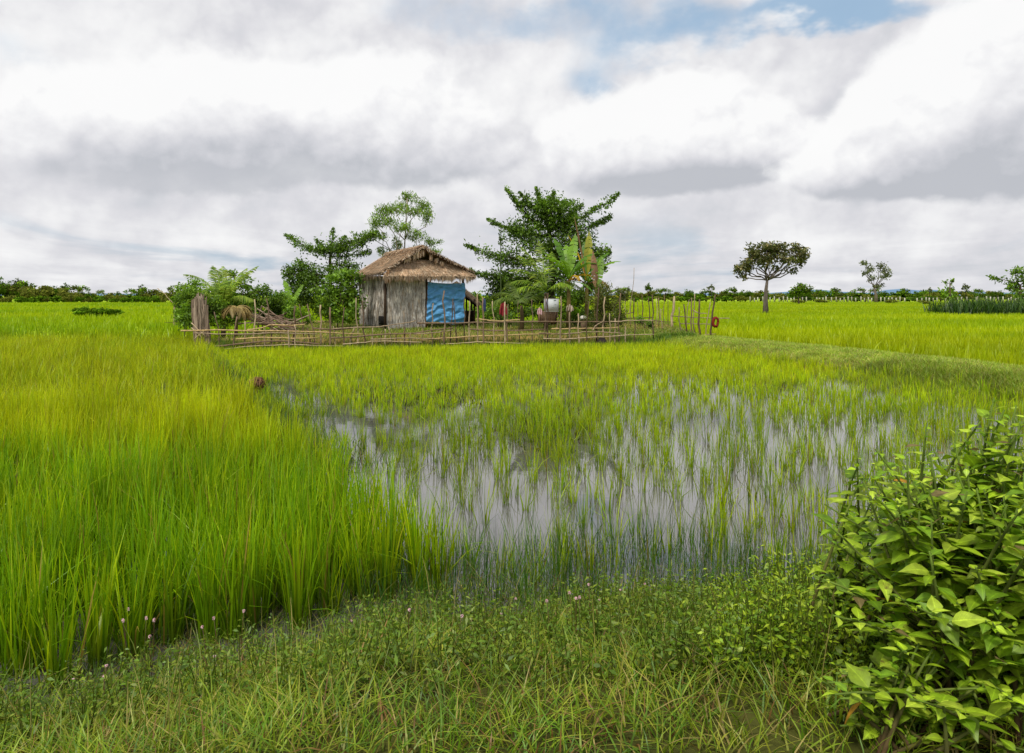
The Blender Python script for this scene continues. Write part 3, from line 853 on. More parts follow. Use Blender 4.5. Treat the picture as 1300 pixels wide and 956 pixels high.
# front hip skirt under the gable
S0, S1 = hp(.62, -.02, 3.55), hp(2.78, -.02, 3.62)
thatch(mb, S0, S1, hp(-.32, -.62, 2.80), hp(4.28, -.62, 2.84), 10, 700, TH)
roof = mb.build('roof', M_THATCH, hut)
mb = MB()
fringe_row(mb, LF, LB, 700, .26, TH, .62); fringe_row(mb, hp(-.32, -.62, 2.82), hp(4.28, -.62, 2.86), 1100, .26, TH, .75); fringe_row(mb, RFt, RBt, 400, .24, TH, .6)
mb.build('eave_fringe', M_THATCH, roof)
mb = MB()
for a_, b_ in ((RF, LF), (RF, RFt)):                      # ragged verge edges of the gable
    n = 300; u = rng.random(n); q = a_ + (b_ - a_) * u[:, None] + rng.normal(0, .022, (n, 3)) + np.array([0, 0, .03])
    e = q + np.stack([rng.normal(0, .05, n), rng.normal(0, .04, n), -np.abs(rng.normal(.06, .05, n))], -1) - np.array([DB[0], DB[1], 0]) * rng.uniform(0, .12, (n, 1))
    strands(mb, q, e, np.full(n, .035), pick(TH, n) * rng.uniform(.35, .85, (n, 1)), nz(np.broadcast_to(b_ - a_, (n, 3))))
for t_, l_, w_ in ((1.62, .34, .10), (2.05, .26, .07), (1.25, .3, .06), (2.35, .22, .05), (1.02, .22, .07), (1.45, .3, .06), (.86, .2, .05), (2.62, .18, .05)):
    zt = 4.05 - abs(t_ - 1.62) * .56
    n = 26; a_ = np.tile(hp(t_, -.42, zt), (n, 1)) + rng.normal(0, .02, (n, 3)) + np.outer(rng.uniform(-w_, w_, n), np.array([DF[0], DF[1], 0]))
    e = a_ + np.stack([rng.normal(0, .02, n), rng.normal(0, .02, n), -l_ * rng.uniform(.7, 1.1, n)], -1)
    strands(mb, a_, e, np.full(n, .03), pick(TH[3:] + TH[:1], n) * rng.uniform(.7, 1.1, (n, 1)), nz(np.tile(np.array([DF[0], DF[1], 0]), (n, 1))))
mb.build('gable_fringe', M_THATCH, roof)
mb = MB()
mb.tube([RF + [0, 0, .05], (RF + RBk) / 2 + [0, 0, -.03], RBk + [0, 0, .05]], .07, np.array(TH[2]) * .8, 6)
n = 900; u = rng.random(n); q = RF + (RBk - RF) * u[:, None] + np.array([0, 0, .12]); sgn = np.where(rng.random(n) < .5, 1, -1)
e = q + np.outer(sgn * rng.uniform(.2, .5, n), np.array([DF[0], DF[1], 0])) + np.outer(np.ones(n), [0, 0, 1]) * (-rng.uniform(.12, .32, n))[:, None]
strands(mb, q, e, np.full(n, .035), pick(TH, n) * rng.uniform(.7, 1.1, (n, 1)), nz(np.tile(np.array([DB[0], DB[1], 0]), (n, 1))))
mb.build('ridge', M_THATCH, roof)


def palm_wall(t0, d0, t1, d1, zb, zt, n, skip=None, wob=.0):
    """wall of hanging grey palm leaf from (t0,d0) to (t1,d1)"""
    mb = MB()
    a, b_ = hp(t0, d0, 0), hp(t1, d1, 0); along = nz(b_ - a); L_ = np.linalg.norm(b_ - a); out_ = np.array([along[1], -along[0], 0])
    c0 = (a + b_) / 2; c0[2] = (zb + zt) / 2 + .05
    mb.box(c0 - out_ * .03, (L_ / 2, .02, (zt - zb) / 2 - .08), [along, out_, [0, 0, 1]], lin(84, 74, 62, .5))
    rows = 5
    for r in range(rows):
        m_ = n // rows; u = rng.random(m_); z1 = zt - (zt - zb) * (r - .1 + rng.normal(0, .12, m_)) / rows; z1 = np.minimum(z1, zt)
        ln = (zt - zb) / rows * rng.uniform(1.0, 2.0, m_)
        z0 = np.maximum(z1 - ln, zb - rng.random(m_) * .18)
        q = a + (b_ - a) * u[:, None]; q[:, 2] = z1
        sl = rng.normal(0, .1, m_)
        e = q + along * (sl * ln)[:, None]; e[:, 2] = z0
        q = q + out_ * rng.uniform(.005, .03, m_)[:, None]; e = e + out_ * rng.uniform(.02, .07, m_)[:, None]
        c = pick(WL, m_) * rng.uniform(.55, 1.15, (m_, 1)) * (.75 + .5 * vnoise(u * 9, z1 * 1.3, 1)[:, None])
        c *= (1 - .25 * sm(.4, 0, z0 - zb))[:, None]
        strands(mb, q, e, rng.uniform(.02, .06, m_), c, nz(np.tile(along, (m_, 1)) + out_ * rng.normal(0, .4, (m_, 1))))
    return mb.build('wall', M_THATCH, hut)


palm_wall(.06, 0, 1.98, 0, .42, 2.86, 2600)
palm_wall(0, 4.5, 0, .06, .48, 2.8, 2800)
palm_wall(1.95, 4.5, .05, 4.5, .5, 2.8, 400)
palm_wall(1.99, .1, 1.99, 4.4, .5, 2.8, 700)
mb = MB()
for (t_, d_) in ((0, 0), (1.99, -.05), (3.9, 0), (0, 4.5), (1.95, 4.55), (3.9, 4.5)):
    o = MB(); q0 = hp(t_, d_, YZ - .2); q1 = hp(t_, d_, 2.95)
    off = np.array([-DB[0] * .08 - DF[0] * .06, -DB[1] * .08 - DF[1] * .06, 0]) if (t_, d_) == (0, 0) else 0
    o.tube([q0 + off, (q0 + q1) / 2 + off + rng.normal(0, .015, 3), q1 + off], [.07, .062, .055], lin(74, 58, 44, .7), 8)
    o.build('post', M_WOOD, hut, smooth=True)
o = MB(); q = hp(-.1, -.62, 2.78); o.box(q, (.07, .02, .3), [[DF[0], DF[1], 0], [-DF[1], DF[0], 0], [0, 0, 1]], lin(150, 116, 82, .8)); o.build('barge_board', M_WOOD, hut)
for z_, d_ in ((2.88, -.06), (2.86, 4.55)):
    o = MB(); o.tube([hp(-.3, d_, z_), hp(2, d_, z_ + .02), hp(4.2, d_, z_)], .05, lin(86, 68, 52, .7), 7); o.build('eave_beam', M_WOOD, hut, smooth=True)
o = MB(); o.box(hp(-.06, .42, .72), (.05, .40, .20), [[DF[0], DF[1], 0], [-DF[1], DF[0], 0], [0, 0, 1]], lin(16, 13, 11)); o.build('hatch_shade', M_WOOD, hut)  # near-black box painted as the shade inside an opening in the wall
o = MB(); o.box(hp(.98, 2.2, .47), (.9, 2.1, .04), [[DF[0], DF[1], 0], [-DF[1], DF[0], 0], [0, 0, 1]], lin(84, 66, 48, .7)); o.build('floor_deck', M_WOOD, hut)
o = MB(); o.tube([hp(1.93, -.09, .45), hp(2.0, -.1, 1.6), hp(2.02, -.09, 2.5)], .028, lin(168, 132, 90, .8), 6); o.build('batten', M_WOOD, hut)

# blue tarpaulin hung across the open porch
m_, n_ = 60, 70
tv, tu = np.meshgrid(np.linspace(0, 1, m_), np.linspace(0, 1, n_), indexing='ij')
tl, tr = 2.02, 3.93
ztop = 2.56 - .10 * np.sin(tu * pi) ** .7 * .6 - .04 * tu; zbot = .62 + .05 * np.sin(tu * 7) - .10 * tu
z_ = ztop * (1 - tv) + zbot * tv
t_ = tl + (tr - tl) * tu - .10 * tv * (1 - tu) + .03 * np.sin(tv * 9) * (tu > .97)
ph = tv * 2.0 - .9 * (1 - tu) ** 1.4
wq = fbm(tu * 3, tv * 4, 1.1)
fold = .042 * np.sin(ph * 19 + 3 * tu + 7 * wq) * (.25 + .75 * (1 - tu)) * (.3 + wq) + .026 * np.sin(tv * 27 - tu * 6 + 9 * wq) * (.3 + tu) + .12 * (fbm(tu * 3 + 2, tv * 7, 1.3) - .5)
fold = fold * sm(0, .1, tv) - .05 * np.sin(tv * pi)
q = A0 + DF * t_[..., None] + DB * (-.14 + fold)[..., None]
pts = np.concatenate([q, z_[..., None]], -1)
tc = lin(92, 156, 206, 1.0) * (1 + .35 * (fbm(tu * 5, tv * 8, 1.5) - .5))[..., None] + lin(150, 180, 200, .18) * sm(.10, .0, tv)[..., None]
mb = MB(); mb.grid(pts, tc)
M_TARP = solid_mat('tarp_plastic', .55, .22, 5, (1, 1, 2), .25, .25, 18)
tp_ = mb.build('tarpaulin', M_TARP, origin=hp(3, -.14, 2.5), smooth=True)
tag(tp_, 'creased blue tarpaulin hung across the right half of the hut front', 'tarpaulin')

# low dark shed behind the hut
sh = thing('low_shed', (-1.6, 37.5, YZ), 'low shed with a dark sloping roof behind the right end of the hut', 'shed')
o = MB(); thatch(o, P(575, 362, 37.2) + [0, -1.6, 0], P(575, 358, 37.2) + [0, 2.4, .1], P(608, 388, 37.2) + [0, -1.6, 0], P(608, 386, 37.2) + [0, 2.4, 0], 6, 200, [c * .38 for c in TH]); o.build('roof', M_THATCH, sh)
for x_, y_ in ((594, -1.2), (604, -1.3), (596, 1.8), (605, 1.8)):
    o = MB(); q = P(x_, 384 if x_ < 600 else 388, 37.2) + [0, y_, 0]; o.tube([q + [0, 0, .35], (q[0], q[1], YZ - .1)], .05, lin(92, 72, 52, .7), 6); o.build('post', M_WOOD, sh)
o = MB(); o.box(P(594, 402, 37.4) + [0, .4, 0], (.3, .5, .3), None, lin(70, 52, 38, .6)); o.build('side_panel', M_WOOD, sh)

# ------------------------------------------------------------------ fences
SC = [lin(168, 148, 120, .85), lin(136, 114, 92, .8), lin(190, 170, 138, .9), lin(110, 90, 72, .8)]


def stick(root, name, pts, r, col, mat=M_STICK):
    pts = np.asarray(pts, float)
    if len(pts) < 4:
        t = np.linspace(0, 1, 6); k_ = np.linspace(0, 1, len(pts))
        pts = np.stack([np.interp(t, k_, pts[:, i]) for i in range(3)], -1)
        L_ = np.linalg.norm(pts[-1] - pts[0])
        pts[1:-1] += rng.normal(0, .012 * L_, (4, 3)) * np.array([1, 1, .3])
    o = MB(); o.tube(pts, np.linspace(r, r * .72, len(pts)) * rng.uniform(.88, 1.12, len(pts)), col, 6)
    return o.build(name, mat, root, smooth=True)


ff = thing('stick_fence', (-2.3, 25.6, .1), 'long rough stick fence with crooked rails along the front of the yard', 'fence')


def fy(px):                                               # depth of the fence line along this bearing
    k_ = (px - CX) / FPX; s_ = (FB[1] - FA[1]) / (FB[0] - FA[0])
    return (FA[1] - s_ * FA[0]) / (1 - s_ * k_)


posts = [(265, 425, 0), (272, 396, 7), (301, 402, -6), (311, 408, 0), (323, 380, 0), (336, 416, 0), (338, 379, 8), (356, 420, 0), (366, 419, 1), (375, 388, -3), (374, 412, 0), (380, 386, 6), (390, 416, 4), (390, 386, 10), (407, 387, 0),
         (419, 390, -1), (423, 414, 3), (437, 390, -1), (450, 415, -6), (452, 378, 1), (460, 382, 3), (473, 416, 0), (487, 416, -4), (489, 418, 0), (493, 414, 5), (503, 424, 0), (513, 414, 1), (521, 422, 0), (537, 416, -1), (550, 385, -2), (564, 369, 0), (562, 418, -5),
         (575, 379, -4), (576, 384, 4), (590, 377, -1), (596, 382, 0), (606, 373, 0), (613, 377, 1), (625, 382, 3), (641, 383, 0), (645, 386, -2), (658, 381, 1), (675, 380, 0), (692, 376, 0), (696, 372, -1), (712, 376, 0), (723, 396, 0), (734, 398, 0), (748, 382, -4), (760, 365, -3), (768, 377, -3), (774, 398, 0), (781, 404, -1), (788, 372, -2), (794, 414, 0), (805, 378, 0), (828, 374, 2)]
for x_, yt, ln in posts:
    Yp = float(fy(x_)) + rng.normal(0, .05)
    top = P(x_, yt, Yp); bx = (x_ + ln - CX) / FPX * Yp
    z0 = float(hgt(bx, Yp)) - .12
    mid = np.array([bx + (top[0] - bx) * rng.uniform(.2, .45), Yp + rng.normal(0, .02), z0 + (top[2] - z0) * .55])
    stick(ff, 'post', [(bx, Yp, z0), mid, top], rng.uniform(.018, .038) * (1.25 if x_ in (323, 564, 450, 460, 828) else 1), SC[rng.integers(0, 4)] * rng.uniform(.7, 1.15))
rails = [[(230, 420), (270, 419.5), (330, 420), (400, 421), (459, 424.5)], [(246, 423), (300, 424.5), (345, 422.5), (402, 424)], [(266, 440.5), (305, 436), (340, 433), (365, 432.5), (390, 435), (408, 437)],
         [(280, 444), (310, 440), (370, 437.5), (437, 440)], [(314, 419), (330, 417), (345, 412), (365, 413), (387, 412)], [(424, 416.5), (480, 415), (500, 412), (528, 407.5)],
         [(420, 429), (450, 428), (480, 425), (520, 424), (548, 419), (576, 416)], [(435, 437), (475, 433), (535, 434.5)], [(535, 432), (570, 429), (600, 427), (650, 425), (706, 424)], [(526, 424), (555, 422), (575, 419)],
         [(530, 410), (600, 409.5), (640, 409), (700, 408), (775, 408.5)], [(690, 430), (718, 431), (742, 428.5), (762, 428), (800, 425), (830, 424)], [(700, 417.5), (740, 417), (785, 416)], [(752, 420), (758, 412), (765, 408)], [(684, 423.5), (716, 424), (735, 423)], [(775, 408.5), (800, 407), (830, 406.5)], [(300, 430), (340, 428), (372, 430), (402, 429)], [(470, 431), (510, 429), (556, 430)], [(596, 418), (640, 420), (690, 418)], [(560, 437), (610, 434), (668, 436)], [(604, 405), (628, 407.5), (660, 406)], [(716, 424), (750, 421), (790, 423)], [(398, 417), (420, 418.5), (446, 417)]]
for i, rl in enumerate(rails):
    pts = np.array([P(x_, y_, float(fy(x_)) - .05 - .03 * (i % 2)) for x_, y_ in rl])
    t = np.linspace(0, 1, 12); k_ = np.linspace(0, 1, len(pts))
    pts = np.stack([np.interp(t, k_, pts[:, j]) for j in range(3)], -1) + rng.normal(0, .008, (12, 3))
    stick(ff, 'rail', pts, [.03, .024, .03, .022][i % 4], [lin(196, 168, 118, .85), SC[0], SC[1], SC[2]][i % 4])

sf = thing('stick_fence', (6.6, 30.5, .2), 'short fence of dark leaning sticks at the right corner of the yard', 'fence')
side = [(856, 376, 852, 419, 34.5, .07), (839, 392, 843, 420, 33, .03), (862, 390, 865, 425, 31, .03), (868, 386, 871, 427, 30, .035), (875, 380, 874, 420, 31, .02), (878, 378, 877, 430, 29, .03), (882, 373, 882, 424, 29.5, .025), (888, 380, 889, 429, 28.5, .045), (902, 383, 895, 430, 28, .022), (908, 374, 902, 432, 27.6, .04)]
for x0, y0, x1, y1, Y_, r in side:
    top = P(x0, y0, Y_); b_ = P(x1, y1, Y_); b_[2] = float(hgt(b_[0], Y_)) - .12
    stick(sf, 'post', [b_, (b_ + top) / 2 + [rng.normal(0, .05), 0, 0], top], r, SC[rng.integers(0, 4)] * (.55 if x0 in (908, 862, 868) else .95))
for rl in ([(852, 401, 34), (880, 403, 29.5), (905, 404, 27.7), (926, 404, 27.2)], [(864, 411, 31), (880, 411.5, 29), (904, 412, 27.7)], [(884, 427, 28.5), (904, 424, 27.6), (909, 424, 27.5)], [(880, 394, 29), (887, 398, 28.5), (897, 398, 28)]):
    stick(sf, 'rail', [P(*q) for q in rl], .022, SC[0])

rf = thing('stick_fence', (5.5, 36.5, .25), 'thin grey stick fence at the back right of the yard', 'fence')
rear = [(789, 370, 790, 415, 36), (794, 368, 794, 404, 38), (805, 340, 799, 404, 38), (800, 378, 800, 420, 35), (809, 383, 810, 412, 37), (815, 374, 816, 418, 35), (823, 378, 823, 416, 35.5), (833, 378, 833, 410, 37), (836, 378, 836, 416, 35), (843, 373, 843, 412, 37), (848, 380, 848, 414, 36), (780, 376, 781, 412, 36)]
for x0, y0, x1, y1, Y_ in rear:
    top = P(x0, y0, Y_); b_ = P(x1, y1, Y_); b_[2] = float(hgt(b_[0], Y_)) - .12
    stick(rf, 'post', [b_, (b_ + top) / 2 + [rng.normal(0, .04), 0, 0], top], .03 if x0 in (815, 823, 836) else .02, SC[rng.integers(0, 4)])
for rl in ([(778, 407, 36), (820, 406.5, 35), (858, 409, 34.4)], [(790, 400, 37), (806, 396, 37)], [(820, 416, 35), (852, 417, 34.4)], [(793, 404, 36), (830, 403, 36)]):
    stick(rf, 'rail', [P(*q) for q in rl], .026, SC[3])

# upright bark slabs at the left corner
bs = thing('bark_slab_bundle', (-10.6, 24.1, .1), 'tall bundle of grey bark slabs standing at the left end of the fence', 'wood bundle')
for x0, yt, x1, yb, wpx in ((244, 381, 247, 426, 6), (248, 377, 250, 436, 6), (251, 373, 254, 440, 5), (254, 376, 256, 440, 6), (257, 379, 258, 438, 5), (260, 382, 261, 442, 6), (259, 374, 260, 420, 4), (263, 388, 263, 444, 5), (265, 404, 265, 444, 5), (246, 390, 252, 432, 5), (267, 425, 266, 446, 4), (246, 384, 248, 430, 3), (253, 371, 255, 442, 3), (256, 380, 257, 443, 3), (262, 376, 262, 440, 3), (249, 388, 251, 438, 4), (258, 386, 259, 444, 4), (245, 379, 251, 436, 4), (247, 386, 249, 432, 4), (252, 379, 254, 438, 4), (255, 372, 257, 442, 4), (261, 387, 262, 442, 4), (264, 396, 264, 442, 3), (243, 392, 250, 428, 3), (250, 376, 252, 438, 4), (257, 374, 259, 440, 3)):
    wpx *= .62; Y_ = 24.2 + rng.uniform(-.25, .25); s_ = Y_ / FPX
    top = P(x0, yt, Y_); bt = P(x1, yb + 4, Y_); bt[2] = min(bt[2], .25) - .05
    t = np.linspace(0, 1, 8)[:, None]; ctr = bt + (top - bt) * t + rng.normal(0, .015, (8, 3))
    wv = wpx * s_ / 2 * (1.1 - .5 * t[:, 0] ** 3) * rng.uniform(.75, 1.2, 8)
    th = np.array([cos(rng.normal(0, .4)), sin(rng.normal(0, .4)), 0]); nn = np.array([-th[1], th[0], 0])
    o = MB(); ring = []
    for a_ in np.linspace(0, 2 * pi, 9)[:-1]:
        ring.append(ctr + th * (wv * cos(a_))[:, None] + nn * (.025 * sin(a_)))
    ring = np.stack(ring + ring[:1], 1)
    cc = (pick([lin(190, 174, 154), lin(166, 148, 128), lin(134, 116, 100)], 1)[0] * rng.uniform(.75, 1.05))
    o.grid(ring, np.broadcast_to(cc, ring.shape)); o.build('slab', M_WOOD, bs)
for a_, b_ in (((243, 410), (262, 428)), ((243, 416), (258, 430)), ((247, 421), (260, 419)), ((245, 432), (262, 418))):
    stick(bs, 'tie_stick', [P(*a_, 23.95), P(*b_, 23.95)], .02, SC[2])

# brushwood pile
bp_ = thing('brushwood_pile', P(345, 416, 28.5), 'heap of bare branches piled inside the fence', 'brushwood')
for i in range(46):
    c = P(rng.uniform(326, 362), rng.uniform(402, 415), 28.5 + rng.uniform(-.7, .7)); c[2] = max(c[2], .42)
    a_ = rng.normal(-.28, .25) if rng.random() < .75 else rng.normal(.4, .3); l_ = rng.uniform(.4, 1.1); d = np.array([cos(a_), rng.normal(0, .35), sin(a_)])
    e0, e1 = c - d * l_, c + d * l_
    e0[2] = max(e0[2], .36); e1[2] = max(e1[2], .36)
    stick(bp_, 'branch', [e0, c + rng.normal(0, .03, 3), e1], rng.uniform(.012, .03), pick([lin(150, 128, 110), lin(120, 98, 82), lin(170, 150, 130)], 1)[0] * rng.uniform(.7, 1))

# yard objects --------------------------------------------------------
nb = thing('notice_board', P(700, 404, 30), 'white notice board standing among the fence sticks by the big tree', 'notice board')
o = MB(); o.box(P(700, 387.3, 30), (.30, .015, .27), None, lin(190, 196, 196)); bd = o.build('board', M_BOARD, nb)
o = MB(); o.box(P(694, 387, 29.975), (.06, .004, .22), None, lin(158, 160, 182)); o.box(P(704.5, 381.2, 29.975), (.05, .004, .012), None, lin(120, 140, 130)); o.box(P(702, 390.2, 29.975), (.045, .004, .008), None, lin(140, 156, 146)); o.box(P(705, 386.5, 29.975), (.03, .004, .008), None, lin(140, 156, 150)); o.build('faded_print', M_BOARD, bd)
o = MB()
for dx, dz, hx_, hz in ((0, .275, .31, .012), (0, -.275, .31, .012), (-.305, 0, .012, .26), (.305, 0, .012, .26)):
    o.box(P(700, 387.3, 30) + [dx, -.004, dz], (hx_, .02, hz), None, lin(150, 150, 140, .8))
o.build('frame', M_WOOD, bd)
for x_ in (692.5, 707.5):
    q = P(x_, 395, 30.06); stick(nb, 'post', [(q[0], q[1], YZ - .2), (q[0], q[1], 1), (q[0], q[1], 1.78)], .025, SC[1])
ct = thing('wooden_bin', P(695, 408, 30.4), 'brown slatted bin under the white board', 'bin')
o = MB()
for i in range(7):
    o.box(P(685 + i * 3.1, 402.5, 30.3) + [0, rng.normal(0, .004), rng.normal(0, .01)], (.047, .015, .26), None, lin(138, 112, 88, .8) * rng.uniform(.7, 1.1))
o.build('front_panel', M_WOOD, ct)
for x_ in (683.6, 706):
    o = MB(); o.box(P(x_, 402.5, 30.6) + [0, .02, 0], (.015, .27, .25), None, lin(112, 90, 70, .8)); o.build('side_panel', M_WOOD, ct)
o = MB(); o.box(P(695, 402.5, 30.9) + [0, .04, 0], (.36, .015, .25), None, lin(112, 90, 70, .8)); o.build('back_panel', M_WOOD, ct)


def rag(name, label, cat, px0, px1, py0, py1, Y_, col, seed, pinch=.55):
    """a cloth hanging in folds from a stick"""
    m_, n_ = 16, 18
    v, u = np.meshgrid(np.linspace(0, 1, m_), np.linspace(0, 1, n_), indexing='ij')
    a, b_ = P(px0, py0, Y_), P(px1, py1, Y_)
    w_ = b_[0] - a[0]; wid = pinch + (1 - pinch) * np.sin(np.clip(v * 1.2 + .15, 0, 1) * pi / 2)
    x_ = (a[0] + b_[0]) / 2 + (u - .5) * w_ * wid; z_ = a[2] + (b_[2] - a[2]) * v * (1 - .18 * np.abs(np.sin(u * 5 + seed))) - .03 * np.cos(u * 7) * (1 - v)
    y_ = Y_ + .05 * np.sin(u * 17 + seed + v * 2) * (.3 + v)
    o = MB(); o.grid(np.stack([x_, y_, z_], -1), np.asarray(col) * (.75 + .5 * fbm(u * 5 + seed, v * 5, 1)[..., None]))
    return tag(o.build(name, M_CLOTH, origin=(a + b_) / 2, smooth=True), label, cat)


rag('hanging_cloth', 'dull red cloth hanging from the fence left of the big tree trunk', 'cloth', 634, 644, 385, 402, 27.9, lin(126, 40, 46), 1)
rag('hanging_cloth', 'small pink and white rag on the bin below the board', 'cloth', 682, 688.5, 391, 400, 29.9, lin(206, 172, 176), 2)
rag('hanging_cloth', 'pale pinkish rag draped on the lime green bush', 'cloth', 718.5, 728, 387, 396, 32.4, lin(190, 172, 158), 3)
rag('hanging_cloth', 'blue-grey cloth hanging on a stick right of the shed', 'cloth', 612.5, 617, 379, 398, 32, lin(78, 92, 132), 4)


def lathe(mb, c, prof, col, n=20):
    a = np.linspace(0, 2 * pi, n + 1)
    pts = np.array([[(c[0] + r * cos(t), c[1] + r * sin(t), c[2] + z) for t in a] for r, z in prof])
    mb.grid(pts, col)


bw = thing('water_bowl', P(740.5, 411, 31.2), 'white bowl turned upside down on a stump behind the fence', 'bowl')
o = MB(); c = P(740.5, 404.5, 31.2); lathe(o, c, [(.001, .13), (.09, .125), (.15, .06), (.165, -.02), (.15, -.02), (.13, .05)], lin(212, 208, 200)); o.build('bowl', M_BOARD, bw, smooth=True)
o = MB(); o.tube([(c[0], c[1], YZ - .1), (c[0], c[1], c[2] - .02)], [.13, .11], lin(120, 100, 78, .8), 9); o.build('stump', M_BARK, bw, smooth=True)
o = MB(); c = P(764, 428.5, 26.6); c[2] = float(hgt(c[0], c[1])) ; lathe(o, c, [(.001, .0), (.12, .0), (.19, .12), (.2, .2), (.15, .3), (.11, .33), (.14, .37), (.12, .37), (.09, .32)], lin(46, 40, 36)); tag(o.build('clay_pot', M_WOOD, origin=c, smooth=True), 'dark round clay pot on the ground behind the front rail', 'pot')
# red ring hung on the last post
o = MB(); c = P(908.5, 409, 27.35); a = np.linspace(0, 2 * pi, 22)
for k_ in range(3):
    o.tube(np.stack([c[0] + (.085 + .01 * k_) * np.cos(a) + .01 * np.sin(3 * a), c[1] + .02 * (k_ - 1) + .01 * np.cos(2 * a), c[2] + (.165 + .012 * k_) * np.sin(a)], -1), .042, lin(120, 40, 28) * rng.uniform(.8, 1.1), 6)
tag(o.build('rope_coil', M_CLOTH, origin=c, smooth=True), 'red coil hanging on the last dark post of the side fence', 'coil')

# stake with a knot of straw in the rice edge
st = thing('straw_stake', P(322, 520, 12.6), 'short stake capped with a knot of brown straw at the rice edge', 'stake')
c = P(322, 486, 12.6); c[0] += .06; stick(st, 'stake', [(c[0] + .01, 12.6, -.15), (c[0], 12.6, .1), c], .022, SC[1])
o = MB(); n = 420; d = nz(rng.normal(0, 1, (n, 3))); q = c + d * np.array([.13, .13, .11]) * rng.uniform(.5, 1, (n, 1)) + [0, 0, .0]
tn = nz(np.cross(d, rng.normal(0, .6, (n, 3)) + [0, 0, .4])); e = q + tn * .1 * rng.uniform(.5, 1.3, (n, 1)) + [0, 0, -.02]
strands(o, q - tn * .04, e, np.full(n, .016), pick([lin(136, 96, 66), lin(110, 74, 52), lin(160, 122, 84)], n) * rng.uniform(.6, 1.1, (n, 1)), nz(np.cross(d, tn))); o.build('straw_knot', M_THATCH, st)
# post and leaning pole left of the yard
pl = thing('field_post', P(222, 404, 36), 'grey stump post with a thin pole leaning on it left of the yard', 'post')
q = P(222, 386, 36); stick(pl, 'post', [(q[0], 36, 0), (q[0], 36, .6), q], .06, SC[0]); stick(pl, 'pole', [P(200, 366, 36), P(211, 375, 36), P(221, 386, 35.95)], .02, SC[2])

# ------------------------------------------------------------------ trees out in the fields
UM = [lin(92, 100, 46), lin(112, 112, 58), lin(76, 84, 40), lin(136, 126, 80)]
px_tree('shade_tree', 'solitary umbrella shaped tree with a bare forked trunk in the right field', 'tree', 62, (972, 398), [(972, 384), (972.5, 368), (974, 356)],
        [(950, 334, 15, 10), (939, 344, 9, 8), (944, 352, 7, 4), (962, 317, 18, 9), (985, 313, 20, 8), (1006, 316, 18, 9), (1018, 332, 10, 10), (975, 327, 20, 8), (997, 330, 16, 8), (1008, 342, 9, 5), (955, 324, 12, 8), (1020, 322, 8, 8), (986, 340, 8, 4), (966, 332, 14, 9), (990, 322, 20, 9), (1012, 326, 12, 9), (947, 340, 12, 8), (972, 313, 16, 7)],
        .34, UM, r0=.25, dens=.85, depth=.9, sub=9, bark=lin(112, 102, 94, .75), sprays=[])
px_tree('shade_tree', 'slender grey-green tree with a two-part crown far out on the right', 'tree', 165, (1112, 383), [(1112, 374), (1110, 366)],
        [(1099, 334, 8, 5), (1104, 343, 9, 6), (1119, 339, 9, 7), (1122, 350, 9, 7), (1108, 353, 8, 5), (1117, 362, 7, 6), (1098, 348, 5, 4), (1128, 345, 5, 6)],
        .6, GREY, r0=.45, dens=.55, depth=.8, sub=6, bark=lin(120, 108, 100, .8), mat=M_FARLEAF)
px_tree('field_tree', 'round dense green tree beyond the umbrella shaped tree', 'tree', 120, (1014, 384), [(1014, 378)],
        [(1010, 368, 11, 8), (1022, 369, 10, 7), (1016, 363, 10, 4), (1005, 373, 7, 5)], .45, GREEN + UM[:1], r0=.2, dens=.9, mat=M_FARLEAF)
px_tree('field_tree', 'small yellow-green young tree left of the reed patch', 'tree', 63, (1206, 399), [(1206, 390), (1206, 372), (1206, 360)],
        [(1205, 368, 8, 7), (1201, 358, 4, 3), (1212, 357, 4, 4), (1212, 372, 6, 6), (1197, 376, 5, 4), (1206, 378, 8, 5)], .3, LITE + LIME, r0=.1, dens=.75)
px_tree('field_tree', 'broad leafy tree cut by the right edge above the reeds', 'tree', 68, (1296, 400), [(1296, 380), (1295, 362)],
        [(1285, 345, 12, 7), (1272, 353, 10, 5), (1300, 350, 18, 12), (1288, 362, 14, 8), (1312, 362, 18, 14), (1278, 365, 6, 4), (1300, 376, 16, 9)], .36, GREEN + LITE[:2], r0=.2, dens=.8)
re = MB(); n = 5200
x = rng.uniform(36.5, 54, n); y = rng.uniform(57.5, 63, n); h_ = 1.5 + .5 * vnoise(x, y, .4) + .35 * sm(46, 50, x)
c = pick([lin(56, 92, 30), lin(76, 112, 36), lin(46, 76, 26), lin(100, 130, 50)], n) * rng.uniform(.7, 1.15, (n, 1))
blades(re, np.stack([x, y, hgt(x, y)], -1), h_ * rng.uniform(.5, 1.05, n), rng.uniform(.05, .1, n), np.abs(rng.normal(0, .15, n)), np.abs(rng.normal(0, .35, n)), c * .6, c, 3)
tag(re.build('reeds', M_GRASS), 'dark green reed patch at the right edge of the field', 'reeds', kind='stuff')

# far trees: a few kinds, copied along the field edges
def far_proto(name, shape, cols, n, leaf=.42):
    o = MB(); pts = []
    for cx_, cz, rx, rz in shape:
        q, w_, zr = clump_pts((cx_, rng.normal(0, .3), cz), (rx, rx * .8, rz), n // len(shape), 7, .22)
        leaves(o, q, leaf, leaf * .6, leafcol(len(q), zr, w_, cols, .2), .8, .2)
    o.tube([(0, 0, -.5), (.05, 0, shape[0][1])], [.16, .08], BARKC * .7, 5)
    for cx_, cz, rx, rz in shape[1:]:
        o.tube([(.03, 0, shape[0][1] * .5), (cx_, 0, cz)], [.09, .03], BARKC * .7, 4)
    return o


